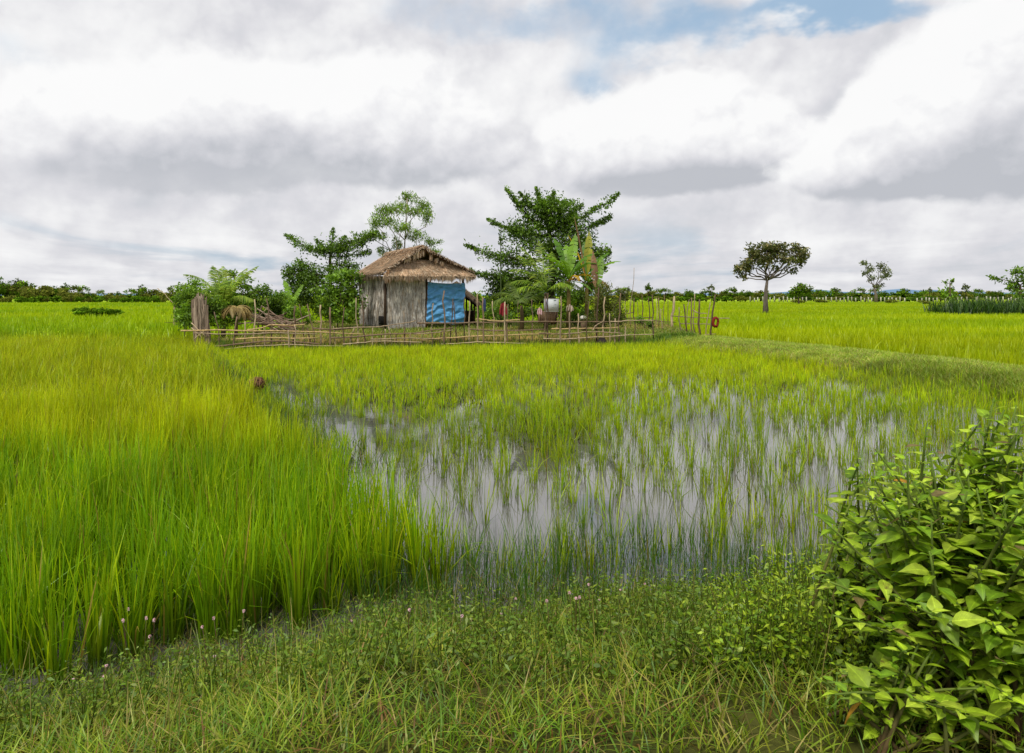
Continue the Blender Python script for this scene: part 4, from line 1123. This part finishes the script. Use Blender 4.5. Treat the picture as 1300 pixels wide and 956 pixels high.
kinds = {
    'low': ([(0, 1.3, 1.8, 1.2), (1.1, 1.0, 1.2, .9), (-1.1, 1.1, 1.2, 1.0)], DARK + GREEN, 800),
    'bushy': ([(0, 2.4, 1.7, 1.5), (1.0, 1.5, 1.3, 1.2), (-1.0, 1.6, 1.3, 1.3)], GREEN + UM[:2], 800),
    'round': ([(0, 3.4, 1.8, 1.5), (.9, 2.4, 1.3, 1.0), (-.8, 2.6, 1.3, 1.1), (0, 1.2, 1.4, 1.0)], DARK, 850),
    'tall': ([(0, 5.0, 1.6, 1.3), (.7, 4.0, 1.2, .9), (-.8, 4.2, 1.1, .9), (0, 1.2, 1.3, 1.0)], DARK + UM[:1], 850),
    'airy': ([(0, 5.6, 1.3, 1.0), (.8, 4.8, .9, .7), (-.7, 4.6, .9, .8)], GREY, 520),
    'olive': ([(0, 1.8, 1.9, 1.3), (1.1, 1.3, 1.2, 1.0)], [lin(128, 132, 54), lin(108, 118, 48)], 720),
}
protos = {k_: far_proto('far_tree', *v) for k_, v in kinds.items()}
LABEL_L = {'low': 'low dark bush in the far treeline beyond the left field', 'bushy': 'bushy green tree in the far treeline beyond the left field', 'round': 'rounded dark tree in the far treeline beyond the left field',
           'tall': 'taller dark tree standing above the far left treeline', 'airy': 'airy grey tree standing above the far left treeline', 'olive': 'olive toned bush in the far treeline beyond the left field'}
LABEL_R = {k_: v.replace('left', 'right') for k_, v in LABEL_L.items()}
NAME = {'low': 'far_bush', 'bushy': 'far_tree', 'round': 'far_tree', 'tall': 'far_tree', 'airy': 'far_tree', 'olive': 'far_bush'}
CAT = {'far_bush': 'bush', 'far_tree': 'tree'}
made = {}


def far_tree(kind, px, Y_, h_px, lab, group, wide=1.0):
    base_h = {'low': 2.5, 'bushy': 3.9, 'round': 4.9, 'tall': 6.3, 'airy': 6.6, 'olive': 3.1}[kind]
    x_ = (px - CX) / FPX * Y_; s_ = h_px * Y_ / FPX / base_h
    if kind not in made:
        o = protos[kind].build(NAME[kind], M_FARLEAF); made[kind] = o
    else:
        o = made[kind].copy(); COL.objects.link(o)
    o.location = (x_, Y_, float(hgt(x_, Y_)) + .1); o.rotation_euler = (0, 0, rng.random() * 6.28); o.scale = (s_ * wide, s_ * wide, s_)
    tag(o, lab, CAT[NAME[kind]], group)
    return o


topl = lambda x_: np.interp(x_, [-30, 0, 12, 25, 50, 85, 105, 130, 155, 185, 200, 232], [352, 352, 355, 358, 361, 363, 368, 370, 368, 364, 368, 368])
for x_ in np.arange(-30, 236, 7.5):
    xx = x_ + rng.normal(0, 1.5); hh = 384 - topl(xx) + rng.normal(0, 2.5)
    kd = ['bushy', 'round', 'bushy', 'olive'][rng.integers(0, 4)]
    far_tree(kd, xx, 172 + rng.normal(0, 4), max(10, hh), LABEL_L[kd], 'trees of the far left treeline', 1.25)
for x_ in np.arange(-28, 236, 10):
    kd = ['low', 'olive', 'low'][rng.integers(0, 3)]
    far_tree(kd, x_ + rng.normal(0, 3), 152 + rng.normal(0, 3), rng.uniform(8, 14), LABEL_L[kd], 'trees of the far left treeline', 1.2)
for x_, h_, kd in ((24, 32, 'airy'), (83, 26, 'tall'), (180, 24, 'tall'), (216, 22, 'airy')):
    far_tree(kd, x_, 180, h_, {24: 'grey-topped tree sticking out at the left end of the treeline', 83: 'single darker tree above the middle of the left treeline', 180: 'dark tree standing highest near the right end of the left treeline', 216: 'feathery palm-like tree just left of the yard bushes'}[x_], 'trees above the far left treeline')
px_tree('field_tree', 'dark branch of a tree entering at the left edge of the treeline', 'tree', 150, (-8, 386), [(-8, 370)], [(-4, 354, 10, 4), (-10, 362, 12, 8)], .5, DARK, r0=.25, dens=.8, mat=M_FARLEAF)
for x_ in np.arange(786, 1330, 8.5):
    kd = ['bushy', 'low', 'round', 'olive', 'bushy'][rng.integers(0, 5)]
    far_tree(kd, x_ + rng.normal(0, 2), 215 + rng.normal(0, 5), rng.uniform(10, 18), LABEL_R[kd], 'trees of the far right treeline', 1.5)
for x_ in list(np.arange(795, 960, 13)) + list(np.arange(1040, 1200, 14)):
    kd = ['low', 'olive', 'low'][rng.integers(0, 3)]
    far_tree(kd, x_ + rng.normal(0, 3), 190 + rng.normal(0, 3), rng.uniform(6, 10), LABEL_R[kd], 'trees of the far right treeline', 1.7)
for x_, h_, kd, lb in ((823, 25, 'tall', 'crowned tree left of the umbrella tree, tallest over the fence sticks'), (903, 23, 'airy', 'thin airy tree directly above the last dark post'), (876, 14, 'round', 'wide round tree between the fence posts and the airy tree'),
                       (932, 20, 'tall', 'dark tall tree just left of the umbrella tree crown'), (942, 15, 'round', 'round tree touching the umbrella tree on its left'), (1040, 16, 'bushy', 'bushy tree right of the round dense green tree'), (1180, 19, 'airy', 'grey feathery tree in front of the blue hills'), (1226, 24, 'airy', 'thin grey tree above the reed patch'),
                       (1069, 13, 'airy', 'small airy tree left of the slender grey-green tree'), (1240, 14, 'round', 'dark round tree above the middle of the reed patch'), (797, 20, 'airy', 'wispy tree behind the rear fence sticks')):
    far_tree(kd, x_, 200, h_, lb, 'trees above the far right treeline')
for x_, h_, w_, lb in ((105, 9, 1.5, 'left one of two dark scrub bushes out in the left field'), (133, 7, 1.9, 'right one of two dark scrub bushes out in the left field')):
    far_tree('low', x_, 55, h_ + 8, lb, 'scrub bushes in the left field', w_)
for x_, lb in ((756, 'low scrub under the tall grey tree, left'), ) if False else ():
    pass
for x_, Y_, lb in ((1012, 135, 'low scrub at the foot of the round dense tree'), (1040, 140, 'flat scrub right of the round dense tree'), (1131, 135, 'low scrub right of the slender grey-green tree'), (1172, 120, 'low scrub left of the young yellow-green tree')):
    far_tree('olive', x_, Y_, 8, lb, 'scrub bushes in the right field', 1.9)

wf = thing('post_fence', ((1130 - CX) / FPX * 178, 178, .2), 'long row of white fence posts across the far right field', 'fence')
for i, x_ in enumerate(np.linspace(952, 1320, 72)):
    if rng.random() < .14: continue
    x_ += rng.normal(0, .7)
    X_ = (x_ - CX) / FPX * 178; o = MB(); h_ = rng.uniform(1.0, 1.5)
    o.box((X_, 178 + rng.normal(0, .15), .2 + h_ / 2), (.11, .11, h_ / 2), None, lin(186, 182, 166) * rng.uniform(.6, 1.1)); o.build('post', M_BOARD, wf)
o = MB()
for z_ in (.9, 1.35):
    o.box(((1136 - CX) / FPX * 178, 178.2, z_), (36.5, .012, .012), None, lin(120, 118, 104)); 
o.build('rail', M_BOARD, wf)

# far hills, with the blue of distance haze put into their base colour
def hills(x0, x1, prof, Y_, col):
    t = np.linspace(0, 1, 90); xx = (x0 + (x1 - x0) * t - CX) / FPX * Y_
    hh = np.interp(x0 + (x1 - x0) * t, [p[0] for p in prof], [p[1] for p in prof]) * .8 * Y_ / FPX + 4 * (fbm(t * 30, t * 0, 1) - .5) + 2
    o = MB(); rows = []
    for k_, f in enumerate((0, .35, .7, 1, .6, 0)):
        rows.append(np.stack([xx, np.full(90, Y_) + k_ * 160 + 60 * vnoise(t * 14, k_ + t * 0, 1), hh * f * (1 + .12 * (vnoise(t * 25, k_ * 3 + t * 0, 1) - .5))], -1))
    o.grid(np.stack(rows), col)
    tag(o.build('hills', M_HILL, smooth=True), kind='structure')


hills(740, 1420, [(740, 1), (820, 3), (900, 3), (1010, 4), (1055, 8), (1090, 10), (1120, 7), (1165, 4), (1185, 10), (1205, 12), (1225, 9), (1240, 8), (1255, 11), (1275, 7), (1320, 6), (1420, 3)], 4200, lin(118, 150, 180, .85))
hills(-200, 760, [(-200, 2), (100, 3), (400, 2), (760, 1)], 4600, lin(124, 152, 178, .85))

# ------------------------------------------------------------------ foreground shrub
def ovate(mb, base, d, nrm, L_, W_, col, curl):
    """one ovate leaf with a folded midrib, tip and drooping end"""
    n = 7; t = np.linspace(0, 1, n)
    d = nz(d); s_ = nz(np.cross(d, nrm)); nn = np.cross(s_, d)
    wv = W_ / 2 * np.array([.12, .78, 1.0, .86, .58, .26, .0])
    c = base + np.outer(t * L_, d) - np.outer((t ** 2) * curl * L_, nn) 
    up = nn * 1.0
    jag = rng.uniform(.93, 1.07, n)
    Lf = c + np.outer(wv * jag, s_) + np.outer(wv * .14, up); R = c - np.outer(wv * jag, s_) + np.outer(wv * .14, up)
    ml = c + np.outer(wv * .5, s_) + np.outer(wv * .15, up); mr_ = c - np.outer(wv * .5, s_) + np.outer(wv * .15, up)
    pts = np.stack([Lf, ml, c, mr_, R], 1)
    cc = np.broadcast_to(col, pts.shape).copy(); cc[:, 2] *= 1.18; cc[:, (0, 4)] *= .94
    mb.grid(pts, cc)
    mb.uv.append(np.stack(np.broadcast_arrays(t[:, None], np.array([[1., .5, 0, -.5, -1.]]), 0 * t[:, None]), -1).reshape(-1, 3))


SH = [lin(146, 180, 34), lin(168, 198, 42), lin(122, 160, 34), lin(184, 208, 62)]


def shrub_stem(lm, sm_, base, top, n_pair, Lmax, spread=1.0):
    base = np.asarray(base); top = np.asarray(top)
    t = np.linspace(0, 1, 8); ctrl = base * .45 + top * .55 + np.array([0, 0, .12 * np.linalg.norm(top - base)])
    p = ((1 - t) ** 2)[:, None] * base + (2 * t * (1 - t))[:, None] * ctrl + (t ** 2)[:, None] * top
    sm_.tube(p, np.linspace(.009, .003, 8), np.stack([lin(104, 74, 56, .8) * (1 - q) + lin(96, 120, 44) * q for q in t]), 5)
    az0 = rng.random() * 6.28
    for i in range(n_pair):
        q = .22 + .78 * (i + .5) / n_pair
        k_ = q * 7; j = min(6, int(k_)); c = p[j] * (1 - (k_ - j)) + p[j + 1] * (k_ - j); tan = nz(p[j + 1] - p[j])
        az0 += pi / 2 + rng.normal(0, .25)
        for sgn in (0, pi):
            if rng.random() < .12: continue
            a_ = az0 + sgn; h = np.array([cos(a_), sin(a_), 0])
            size = Lmax * (1.0 if q < .75 else 1 - (q - .75) * 2.6) * rng.choice([rng.uniform(.4, .7), rng.uniform(.75, 1.25)], p=[.35, .65])
            el = rng.normal(.05, .3) + (q - .5) * .4
            d = h * cos(el) + np.array([0, 0, 1]) * sin(el)
            nr = nz(np.array([0, 0, 1.]) + rng.normal(0, .28, 3) - h * .15)
            pet = c + d * size * .18
            sm_.tube([c, pet], .0018, lin(100, 128, 44), 4, cap=False)
            young = q > .86
            col = pick(SH, 1)[0] * rng.uniform(.75, 1.15) * (1.15 if young else .92)
            if young and rng.random() < .10: col = lin(128, 112, 70)
            if rng.random() < .004: col = lin(190, 140, 40)
            ovate(lm, pet, d, nr, size, size * rng.uniform(.55, .68), col, rng.uniform(.08, .42))


def shrub(label, stems, Lmax, base_c, npair=9):
    root = thing('broadleaf_shrub', (base_c[0], base_c[1], float(hgt(*base_c))), label, 'shrub', 'broad-leaved shrubs on the near bank')
    lm, sm_ = MB(), MB()
    for top in stems:
        b_ = np.array([base_c[0] + rng.normal(0, .16), base_c[1] + rng.normal(0, .14), 0]); b_[2] = float(hgt(b_[0], b_[1])) - .03
        L_ = np.linalg.norm(np.asarray(top) - b_)
        shrub_stem(lm, sm_, b_, top, max(4, int(npair * L_)), Lmax)
    sm_.build('stems', M_BARK, root, smooth=True); lm.build('leaves', M_BROAD, root, smooth=True)
    return root


def shell(cpx, cpy, Y_, rx, ry, rz, n, low=-.5):
    c = P(cpx, cpy, Y_); out_ = []
    while len(out_) < n:
        d = nz(rng.normal(0, 1, 3)); d[2] = abs(d[2]) if d[2] < low else d[2]
        out_.append(c + d * np.array([rx, ry, rz]) * rng.uniform(.55, 1.0))
    return out_


shrub('big glossy broad-leaved shrub filling the lower right corner', shell(1265, 715, 2.5, .66, .5, .50, 112) + shell(1240, 850, 2.25, .55, .3, .24, 46) + [P(1262, 505, 2.7), P(1275, 520, 2.65), P(1290, 515, 2.6), P(1305, 525, 2.5), P(1245, 535, 2.7), P(1228, 560, 2.7), P(1150, 690, 2.6), P(1170, 640, 2.6), P(1215, 600, 2.6), P(1250, 560, 2.7), P(1275, 545, 2.7), P(1296, 535, 2.5), P(1240, 620, 2.4), P(1180, 700, 2.3), P(1262, 540, 2.7), P(1240, 585, 2.7), P(1285, 570, 2.6), P(1300, 600, 2.4), P(1225, 620, 2.6), P(1275, 610, 2.5), P(1205, 650, 2.6)], .094, (1.74, 2.55), 16)
shrub('loose shrub with a tall leafy sprig at the left side of the big shrub', shell(1120, 760, 2.95, .3, .3, .32, 40) + [P(1088, 575, 3.0), P(1098, 600, 3.0), P(1118, 620, 3.05), P(1140, 610, 3.1), P(1076, 650, 3.0), P(1150, 640, 3.0), P(1090, 588, 3.0), P(1105, 640, 3.0), P(1130, 660, 3.0), P(1085, 690, 3.0)], .088, (1.5, 3.0), 12)
shrub('pale leafy shrub behind the big shrub at the right edge', shell(1200, 640, 3.35, .42, .35, .34, 46) + [P(1170, 590, 3.4), P(1245, 560, 3.4), P(1215, 545, 3.4), P(1182, 560, 3.4), P(1200, 590, 3.4), P(1225, 560, 3.4), P(1190, 600, 3.3)], .09, (2.05, 3.4), 11)
shrub('low leafy shrub at the bottom edge right of the weeds', shell(1170, 900, 2.3, .36, .28, .22, 34), .058, (1.34, 2.35), 16)

# small herbs with narrow leaves on the near bank
we = MB(); wsx = MB()
cand = []
for _ in range(5200):
    px_, py_ = rng.uniform(-40, 1180), rng.uniform(690, 980)
    wgt = .95 * math.exp(-((px_ - 1040) / 130) ** 2) + .22 + .4 * math.exp(-((px_ - 800) / 120) ** 2 - ((py_ - 800) / 60) ** 2)
    if rng.random() > wgt: continue
    Y_ = EYE * FPX / (py_ - CY) * .95; X_ = (px_ - CX) / FPX * Y_
    if Y_ > bank_edge(X_) + .25: continue
    cand.append((X_, Y_, px_))
for X_, Y_, px_ in cand:
    z_ = float(hgt(X_, Y_)); hh = rng.uniform(.12, .34) * (1.15 if px_ > 950 else .8); b_ = np.array([X_, Y_, z_])
    tp0 = b_ + np.array([rng.normal(0, .05), rng.normal(0, .05), hh]); n = int(rng.integers(10, 20))
    wsx.tube([b_, (b_ + tp0) / 2 + rng.normal(0, .01, 3), tp0], [.003, .0025, .0015], lin(112, 128, 40, .8), 4, cap=False)
    t = np.linspace(.15, 1, n)[:, None]; q = b_ + (tp0 - b_) * t
    a_ = np.arange(n) * 2.4 + rng.random() * 6; d = np.stack([np.cos(a_), np.sin(a_), rng.normal(.35, .25, n)], -1)
    L_ = rng.uniform(.03, .055, n) * (1.1 - .5 * t[:, 0])
    base_c = [lin(140, 174, 34), lin(172, 196, 40), lin(112, 150, 32)] if px_ > 900 else [lin(112, 146, 34), lin(136, 156, 42), lin(96, 128, 34)]
    leaves(we, q + d * (L_ * .5)[:, None], L_, L_ * .36, pick(base_c, n) * rng.uniform(.75, 1.2, (n, 1)), .8, 0, .1, axis=d)
wo = we.build('weeds', M_BUSH); tag(wo, 'small yellow-green weeds growing over the near bank', 'weeds', kind='stuff')
sx = wsx.build('weed_stems', M_GRASS, wo)

# pink flower heads
FL = [(278, 785), (190, 783), (186, 787), (262, 797), (156, 770), (170, 785), (185, 805), (267, 832), (134, 845), (130, 859), (308, 776), (447, 788), (640, 779), (654, 755), (789, 748), (817, 742), (726, 800), (731, 820), (732, 824), (575, 866), (512, 835), (761, 762), (745, 785), (95, 860), (697, 815)]
proto = None
for x_, y_ in FL:
    Y_ = EYE * FPX / (y_ - CY) * .84
    q = P(x_, y_, Y_); z_ = float(hgt(q[0], Y_))
    if proto is None:
        hh = .26
        proto = thing('wildflower', (q[0], Y_, z_), 'tiny pale pink flower head on a thin stem in the near grass', 'wildflower', 'pink wildflowers in the near grass')
        o = MB(); o.tube([(q[0], Y_, z_), (q[0] + .01, Y_, z_ + .14), (q[0], Y_, z_ + hh)], [.002, .0016, .0014], lin(110, 84, 50), 4); o.build('stem', M_GRASS, proto)
        o = MB(); n = 60; d = nz(rng.normal(0, 1, (n, 3))); leaves(o, np.array([q[0], Y_, z_ + hh]) + d * .005, .007, .004, pick([lin(226, 190, 194), lin(236, 212, 212), lin(204, 156, 160)], n), 0, 0, .1, axis=d); o.build('flower_head', M_CLOTH, proto)
        r = proto
    else:
        r = proto.copy(); COL.objects.link(r)
        for ch in proto.children:
            c2 = ch.copy(); COL.objects.link(c2); c2.parent = r
    r.location = (q[0], Y_, z_); s_ = max(.35, (q[2] - z_) / .26); r.scale = (1, 1, 1) if s_ < .5 else (1, 1, min(s_, 1.6)); r.rotation_euler = (rng.normal(0, .08), rng.normal(0, .08), rng.random() * 6)

# ------------------------------------------------------------------ sky
world = bpy.data.worlds.new('World'); scene.world = world; world.use_nodes = True
world.cycles.sampling_method = 'MANUAL'; world.cycles.sample_map_resolution = 512
nt = world.node_tree; nt.nodes.clear(); L = nt.links.new; N = nt.nodes.new
SUN_EL, SUN_AZ = radians(56), radians(205)        # compass bearing of the sun (0 = +Y, clockwise): behind the camera, to the left
out = N('ShaderNodeOutputWorld'); bg = N('ShaderNodeBackground'); bg.inputs['Strength'].default_value = .1
sky = N('ShaderNodeTexSky'); sky.sky_type = 'NISHITA'; sky.sun_disc = False; sky.sun_elevation = SUN_EL; sky.sun_rotation = SUN_AZ; sky.air_density = 1.2; sky.dust_density = 2.5


def val(s, x):
    if isinstance(x, (int, float)): s.default_value = x
    else: L(x, s)


def mth(op, a, b_=0., c=None, clamp=False):
    n = N('ShaderNodeMath'); n.operation = op; n.use_clamp = clamp; val(n.inputs[0], a); val(n.inputs[1], b_)
    if c is not None: val(n.inputs[2], c)
    return n.outputs[0]


def smooth(x, a, b_, lo=0., hi=1.):
    n = N('ShaderNodeMapRange'); n.interpolation_type = 'SMOOTHSTEP'; val(n.inputs[0], x)
    for i, q in enumerate((a, b_, lo, hi)): n.inputs[i + 1].default_value = q
    return n.outputs[0]


def noise(vec, scale, detail=6, rough=.55, dist=0.):
    n = N('ShaderNodeTexNoise'); L(vec, n.inputs['Vector']); n.inputs['Scale'].default_value = scale; n.inputs['Detail'].default_value = detail
    n.inputs['Roughness'].default_value = rough; n.inputs['Distortion'].default_value = dist
    return n.outputs['Fac']


def comb(x, y, z):
    n = N('ShaderNodeCombineXYZ'); val(n.inputs[0], x); val(n.inputs[1], y); val(n.inputs[2], z); return n.outputs[0]


tc = N('ShaderNodeTexCoord'); sp = N('ShaderNodeSeparateXYZ'); L(tc.outputs['Generated'], sp.inputs[0])
dx, dy, dz = sp.outputs
zc = mth('MAXIMUM', dz, 0.)
az = mth('ARCTAN2', dx, dy); el = mth('ARCSINE', dz)
k = mth('DIVIDE', 1., mth('ADD', zc, .12))
pxr, pyr = mth('MULTIPLY', dx, k), mth('MULTIPLY', dy, k)
plane = comb(mth('MULTIPLY_ADD', pxr, .81, mth('MULTIPLY', pyr, .42)), mth('MULTIPLY_ADD', pxr, -.59, mth('MULTIPLY', pyr, .58)), mth('MULTIPLY_ADD', el, 2.5, 3.7))
# billows: direction space, taller than wide layers close to the horizon
q1 = comb(mth('MULTIPLY', az, 1.), mth('MULTIPLY', el, 1.75), 1.3)
q2 = comb(mth('MULTIPLY', az, 1.), mth('ADD', mth('MULTIPLY', el, 1.75), .045), 1.3)
q2 = comb(mth('ADD', az, -.03), mth('ADD', mth('MULTIPLY', el, 1.75), .05), 1.3)
w1 = noise(q1, 3.1, 6, .54, .0)
def turned(a_, e_, z_): return comb(mth('MULTIPLY_ADD', a_, .86, mth('MULTIPLY', e_, .55)), mth('MULTIPLY_ADD', a_, -.5, mth('MULTIPLY', e_, .95)), mth('MULTIPLY_ADD', a_, .3, z_))


q3 = turned(az, el, 5.1); q4 = turned(mth('ADD', az, -.012), mth('ADD', el, .02), 5.1)
b1 = noise(q3, 7.5, 6, .56, .0); b2 = noise(q4, 7.5, 4, .56, .0)
def absn(x): return mth('ABSOLUTE', mth('MULTIPLY_ADD', x, 2., -1.))


bil = mth('MULTIPLY_ADD', absn(noise(q3, 6.5, 1, .5)), .55, mth('MULTIPLY_ADD', absn(noise(q3, 14., 1, .5)), .3, mth('MULTIPLY', absn(noise(q3, 31., 2, .5)), .16)))
lay = noise(plane, .62, 6, .52, .5)
lay2 = noise(plane, 1.9, 5, .55, .4)
wz = mth('MULTIPLY', mth('SUBTRACT', noise(q1, 3., 4, .5), .5), .30)
waz = mth('ADD', az, wz); wel = mth('ADD', el, mth('MULTIPLY', mth('SUBTRACT', noise(q2, 5., 5, .55), .5), .16))


def blob(px, py, rx, ry):
    a0 = math.atan((px - CX) / FPX); e0 = math.atan((CY - py) / FPX * cos(a0))
    u = mth('DIVIDE', mth('SUBTRACT', waz, a0), rx / FPX); v = mth('DIVIDE', mth('SUBTRACT', wel, e0), ry / FPX)
    r = mth('ADD', mth('MULTIPLY', u, u), mth('MULTIPLY', v, v))
    return mth('EXPONENT', mth('MULTIPLY', r, -1.))


def total(base, items):
    for wgt, *b_ in items: base = mth('MULTIPLY_ADD', blob(*b_), wgt, base)
    return base


low = smooth(el, .02, .17)                              # 0 at the horizon, 1 in the upper sky
shade = mth('MULTIPLY_ADD', mth('SUBTRACT', w1, .5), .60, .76)
shade = mth('MULTIPLY_ADD', mth('SUBTRACT', 1., low), -.13, shade)
shade = mth('MULTIPLY_ADD', mth('SUBTRACT', b1, b2), .9, shade)
shade = mth('MULTIPLY_ADD', mth('SUBTRACT', bil, .30), mth('MULTIPLY_ADD', low, .5, .2), shade)
shade = mth('MULTIPLY_ADD', mth('MULTIPLY', mth('SUBTRACT', lay, .5), mth('SUBTRACT', 1.1, low)), .9, shade)
shade = mth('MULTIPLY_ADD', mth('MULTIPLY', mth('SUBTRACT', lay2, .5), mth('SUBTRACT', 1.1, low)), .55, shade)
shade = total(shade, [(-.06, 620, 30, 200, 60), (.14, 640, 110, 190, 60), (.16, 40, 110, 70, 60), (.12, 150, 300, 200, 30), (.12, 950, 310, 260, 30)])
ramp = N('ShaderNodeValToRGB'); cr = ramp.color_ramp; cr.interpolation = 'LINEAR'
stops = [(.12, lin(172, 180, 190)), (.36, lin(204, 207, 213)), (.58, lin(220, 220, 225)), (.78, lin(238, 238, 240)), (.98, lin(251, 251, 251))]
cr.elements[0].position = stops[0][0]; cr.elements[1].position = stops[-1][0]
for p_, _c in stops[1:-1]: cr.elements.new(p_)
for e_, (p_, c_) in zip(cr.elements, stops): e_.color = (*c_, 1)
L(shade, ramp.inputs[0])
# ---- cumulus masses: each a field of blobs broken up by noise, lit from above, grey underneath
def field(a_, e_, seed, blobs_, sc, amp):
    v = turned(a_, mth('MULTIPLY', e_, 1.1), seed)
    n_ = mth('MULTIPLY_ADD', mth('SUBTRACT', noise(v, sc, 9, .60, .0), .5), amp, 0.)
    pf = mth('MULTIPLY_ADD', absn(noise(v, sc * 2.2, 1, .5)), -.17, .05)
    pf = mth('MULTIPLY_ADD', absn(noise(v, sc * 5.5, 1, .5)), -.10, pf)
    d_ = mth('ADD', n_, pf)
    for wgt, px, py, rx, ry in blobs_:
        a0 = math.atan((px - CX) / FPX); e0 = math.atan((CY - py) / FPX * cos(a0))
        u = mth('DIVIDE', mth('SUBTRACT', a_, a0), rx / FPX); v_ = mth('DIVIDE', mth('SUBTRACT', e_, e0), ry / FPX)
        d_ = mth('MULTIPLY_ADD', mth('EXPONENT', mth('MULTIPLY', mth('ADD', mth('MULTIPLY', u, u), mth('MULTIPLY', v_, v_)), -1.)), wgt, d_)
    return d_, n_


def mass(prev, seed, blobs_, sc, amp, base_el, top_el, lo=.36, hi=.54, grey=.5):
    d0, n0 = field(az, el, seed, blobs_, sc, amp)
    d1, n1 = field(mth('ADD', az, -.012), mth('ADD', el, .022), seed, blobs_, sc, amp)
    alpha = mth('MULTIPLY', smooth(d0, lo, hi, 0., .96), smooth(wel, base_el - .07, base_el + .03, .25, 1.))
    s_ = mth('MULTIPLY_ADD', mth('SUBTRACT', d0, d1), 2.5, .58)                 # lit upper edges
    s_ = mth('MULTIPLY_ADD', smooth(wel, base_el - .03, top_el), .30, mth('ADD', s_, -.10))
    s_ = mth('MULTIPLY_ADD', n0, -1.0, s_)   # grey bases, white tops
    s_ = mth('MULTIPLY_ADD', mth('SUBTRACT', d0, .7), -grey * .5, s_)            # thick cores are greyer
    r_ = N('ShaderNodeValToRGB'); c_ = r_.color_ramp
    st_ = [(.04, lin(190, 193, 200)), (.34, lin(211, 212, 218)), (.58, lin(227, 227, 231)), (.82, lin(242, 242, 244)), (1., lin(252, 252, 252))]
    c_.elements[0].position = st_[0][0]; c_.elements[1].position = st_[-1][0]
    for p_, _c in st_[1:-1]: c_.elements.new(p_)
    for e_, (p_, k_) in zip(c_.elements, st_): e_.color = (*(k_), 1)
    L(s_, r_.inputs[0])
    m_ = N('ShaderNodeMix'); m_.data_type = 'RGBA'; L(alpha, m_.inputs['Factor']); L(prev, m_.inputs['A']); L(r_.outputs[0], m_.inputs['B'])
    return m_.outputs['Result']


# gaps of blue
gap = total(mth('MULTIPLY_ADD', mth('SUBTRACT', b1, .5), 1.1, mth('MULTIPLY', mth('SUBTRACT', w1, .5), -.5)),
            [(1.0, 1070, 10, 85, 16), (.52, 785, 116, 80, 26), (.66, 880, 50, 120, 30), (.72, 690, 12, 270, 34), (.2, 1000, 35, 140, 24), (.5, 30, 60, 60, 46), (.3, 760, 95, 50, 30), (.4, 180, 6, 170, 16)])
gapm = smooth(gap, .36, 1.05, 0., .9)
# pale blue slots low over the horizon
slot = mth('MULTIPLY', smooth(lay, .46, .30, 0., .75), mth('SUBTRACT', 1., smooth(el, .03, .13)))
mask = mth('MAXIMUM', gapm, slot)
hz = N('ShaderNodeMix'); hz.data_type = 'RGBA'; hz.inputs['Factor'].default_value = .6
d10 = N('ShaderNodeVectorMath'); d10.operation = 'SCALE'; L(sky.outputs[0], d10.inputs[0]); d10.inputs['Scale'].default_value = .1
L(d10.outputs[0], hz.inputs['A']); hz.inputs['B'].default_value = (*lin(166, 204, 236), 1)
mx = N('ShaderNodeMix'); mx.data_type = 'RGBA'; L(mask, mx.inputs['Factor']); L(ramp.outputs[0], mx.inputs['A']); L(hz.outputs['Result'], mx.inputs['B'])
cl = mx.outputs['Result']
cl = mass(cl, 2.0, [(.75, 300, 150, 260, 75), (.5, 130, 190, 160, 55), (.45, 480, 120, 150, 70), (.4, 560, 200, 150, 50)], 4.6, .9, .15, .31)
cl = mass(cl, 7.3, [(.8, 870, 150, 120, 65), (.6, 960, 200, 160, 45), (.5, 780, 210, 110, 45), (.35, 660, 160, 90, 60)], 5.2, .8, .13, .28)
cl = mass(cl, 4.1, [(.75, 1230, 90, 120, 85), (.55, 1130, 180, 120, 55), (.5, 1330, 180, 110, 80), (.35, 1060, 230, 140, 30)], 5.2, .75, .10, .34)
fin = N('ShaderNodeVectorMath'); fin.operation = 'SCALE'; L(cl, fin.inputs[0]); fin.inputs['Scale'].default_value = 10.
L(fin.outputs[0], bg.inputs['Color']); L(bg.outputs[0], out.inputs['Surface'])

sl = bpy.data.lights.new('sun', 'SUN'); sl.energy = 2.9; sl.angle = radians(9); sl.color = (1, .95, .86)
so = bpy.data.objects.new('sun', sl); COL.objects.link(so)
from mathutils import Vector
sdir = Vector((sin(SUN_AZ) * cos(SUN_EL), cos(SUN_AZ) * cos(SUN_EL), sin(SUN_EL)))
so.rotation_euler = sdir.to_track_quat('Z', 'Y').to_euler(); so.location = (0, -5, 30)

# ------------------------------------------------------------------ camera and render settings
cam = bpy.data.cameras.new('camera'); co = bpy.data.objects.new('camera', cam); COL.objects.link(co)
co.location = (0, 0, EYE); co.rotation_euler = (radians(90), 0, 0)
cam.sensor_width = 36; cam.lens = 36 * FPX / 1300; cam.shift_y = (CY - 478) / 1300; cam.clip_end = 20000; cam.clip_start = .05
scene.camera = co
scene.view_settings.view_transform = 'Standard'; scene.view_settings.look = 'None'; scene.view_settings.exposure = 0
scene.render.engine = 'CYCLES'
cy = scene.cycles; cy.max_bounces = 6; cy.diffuse_bounces = 3; cy.transmission_bounces = 4; cy.glossy_bounces = 3; cy.caustics_reflective = False; cy.caustics_refractive = False
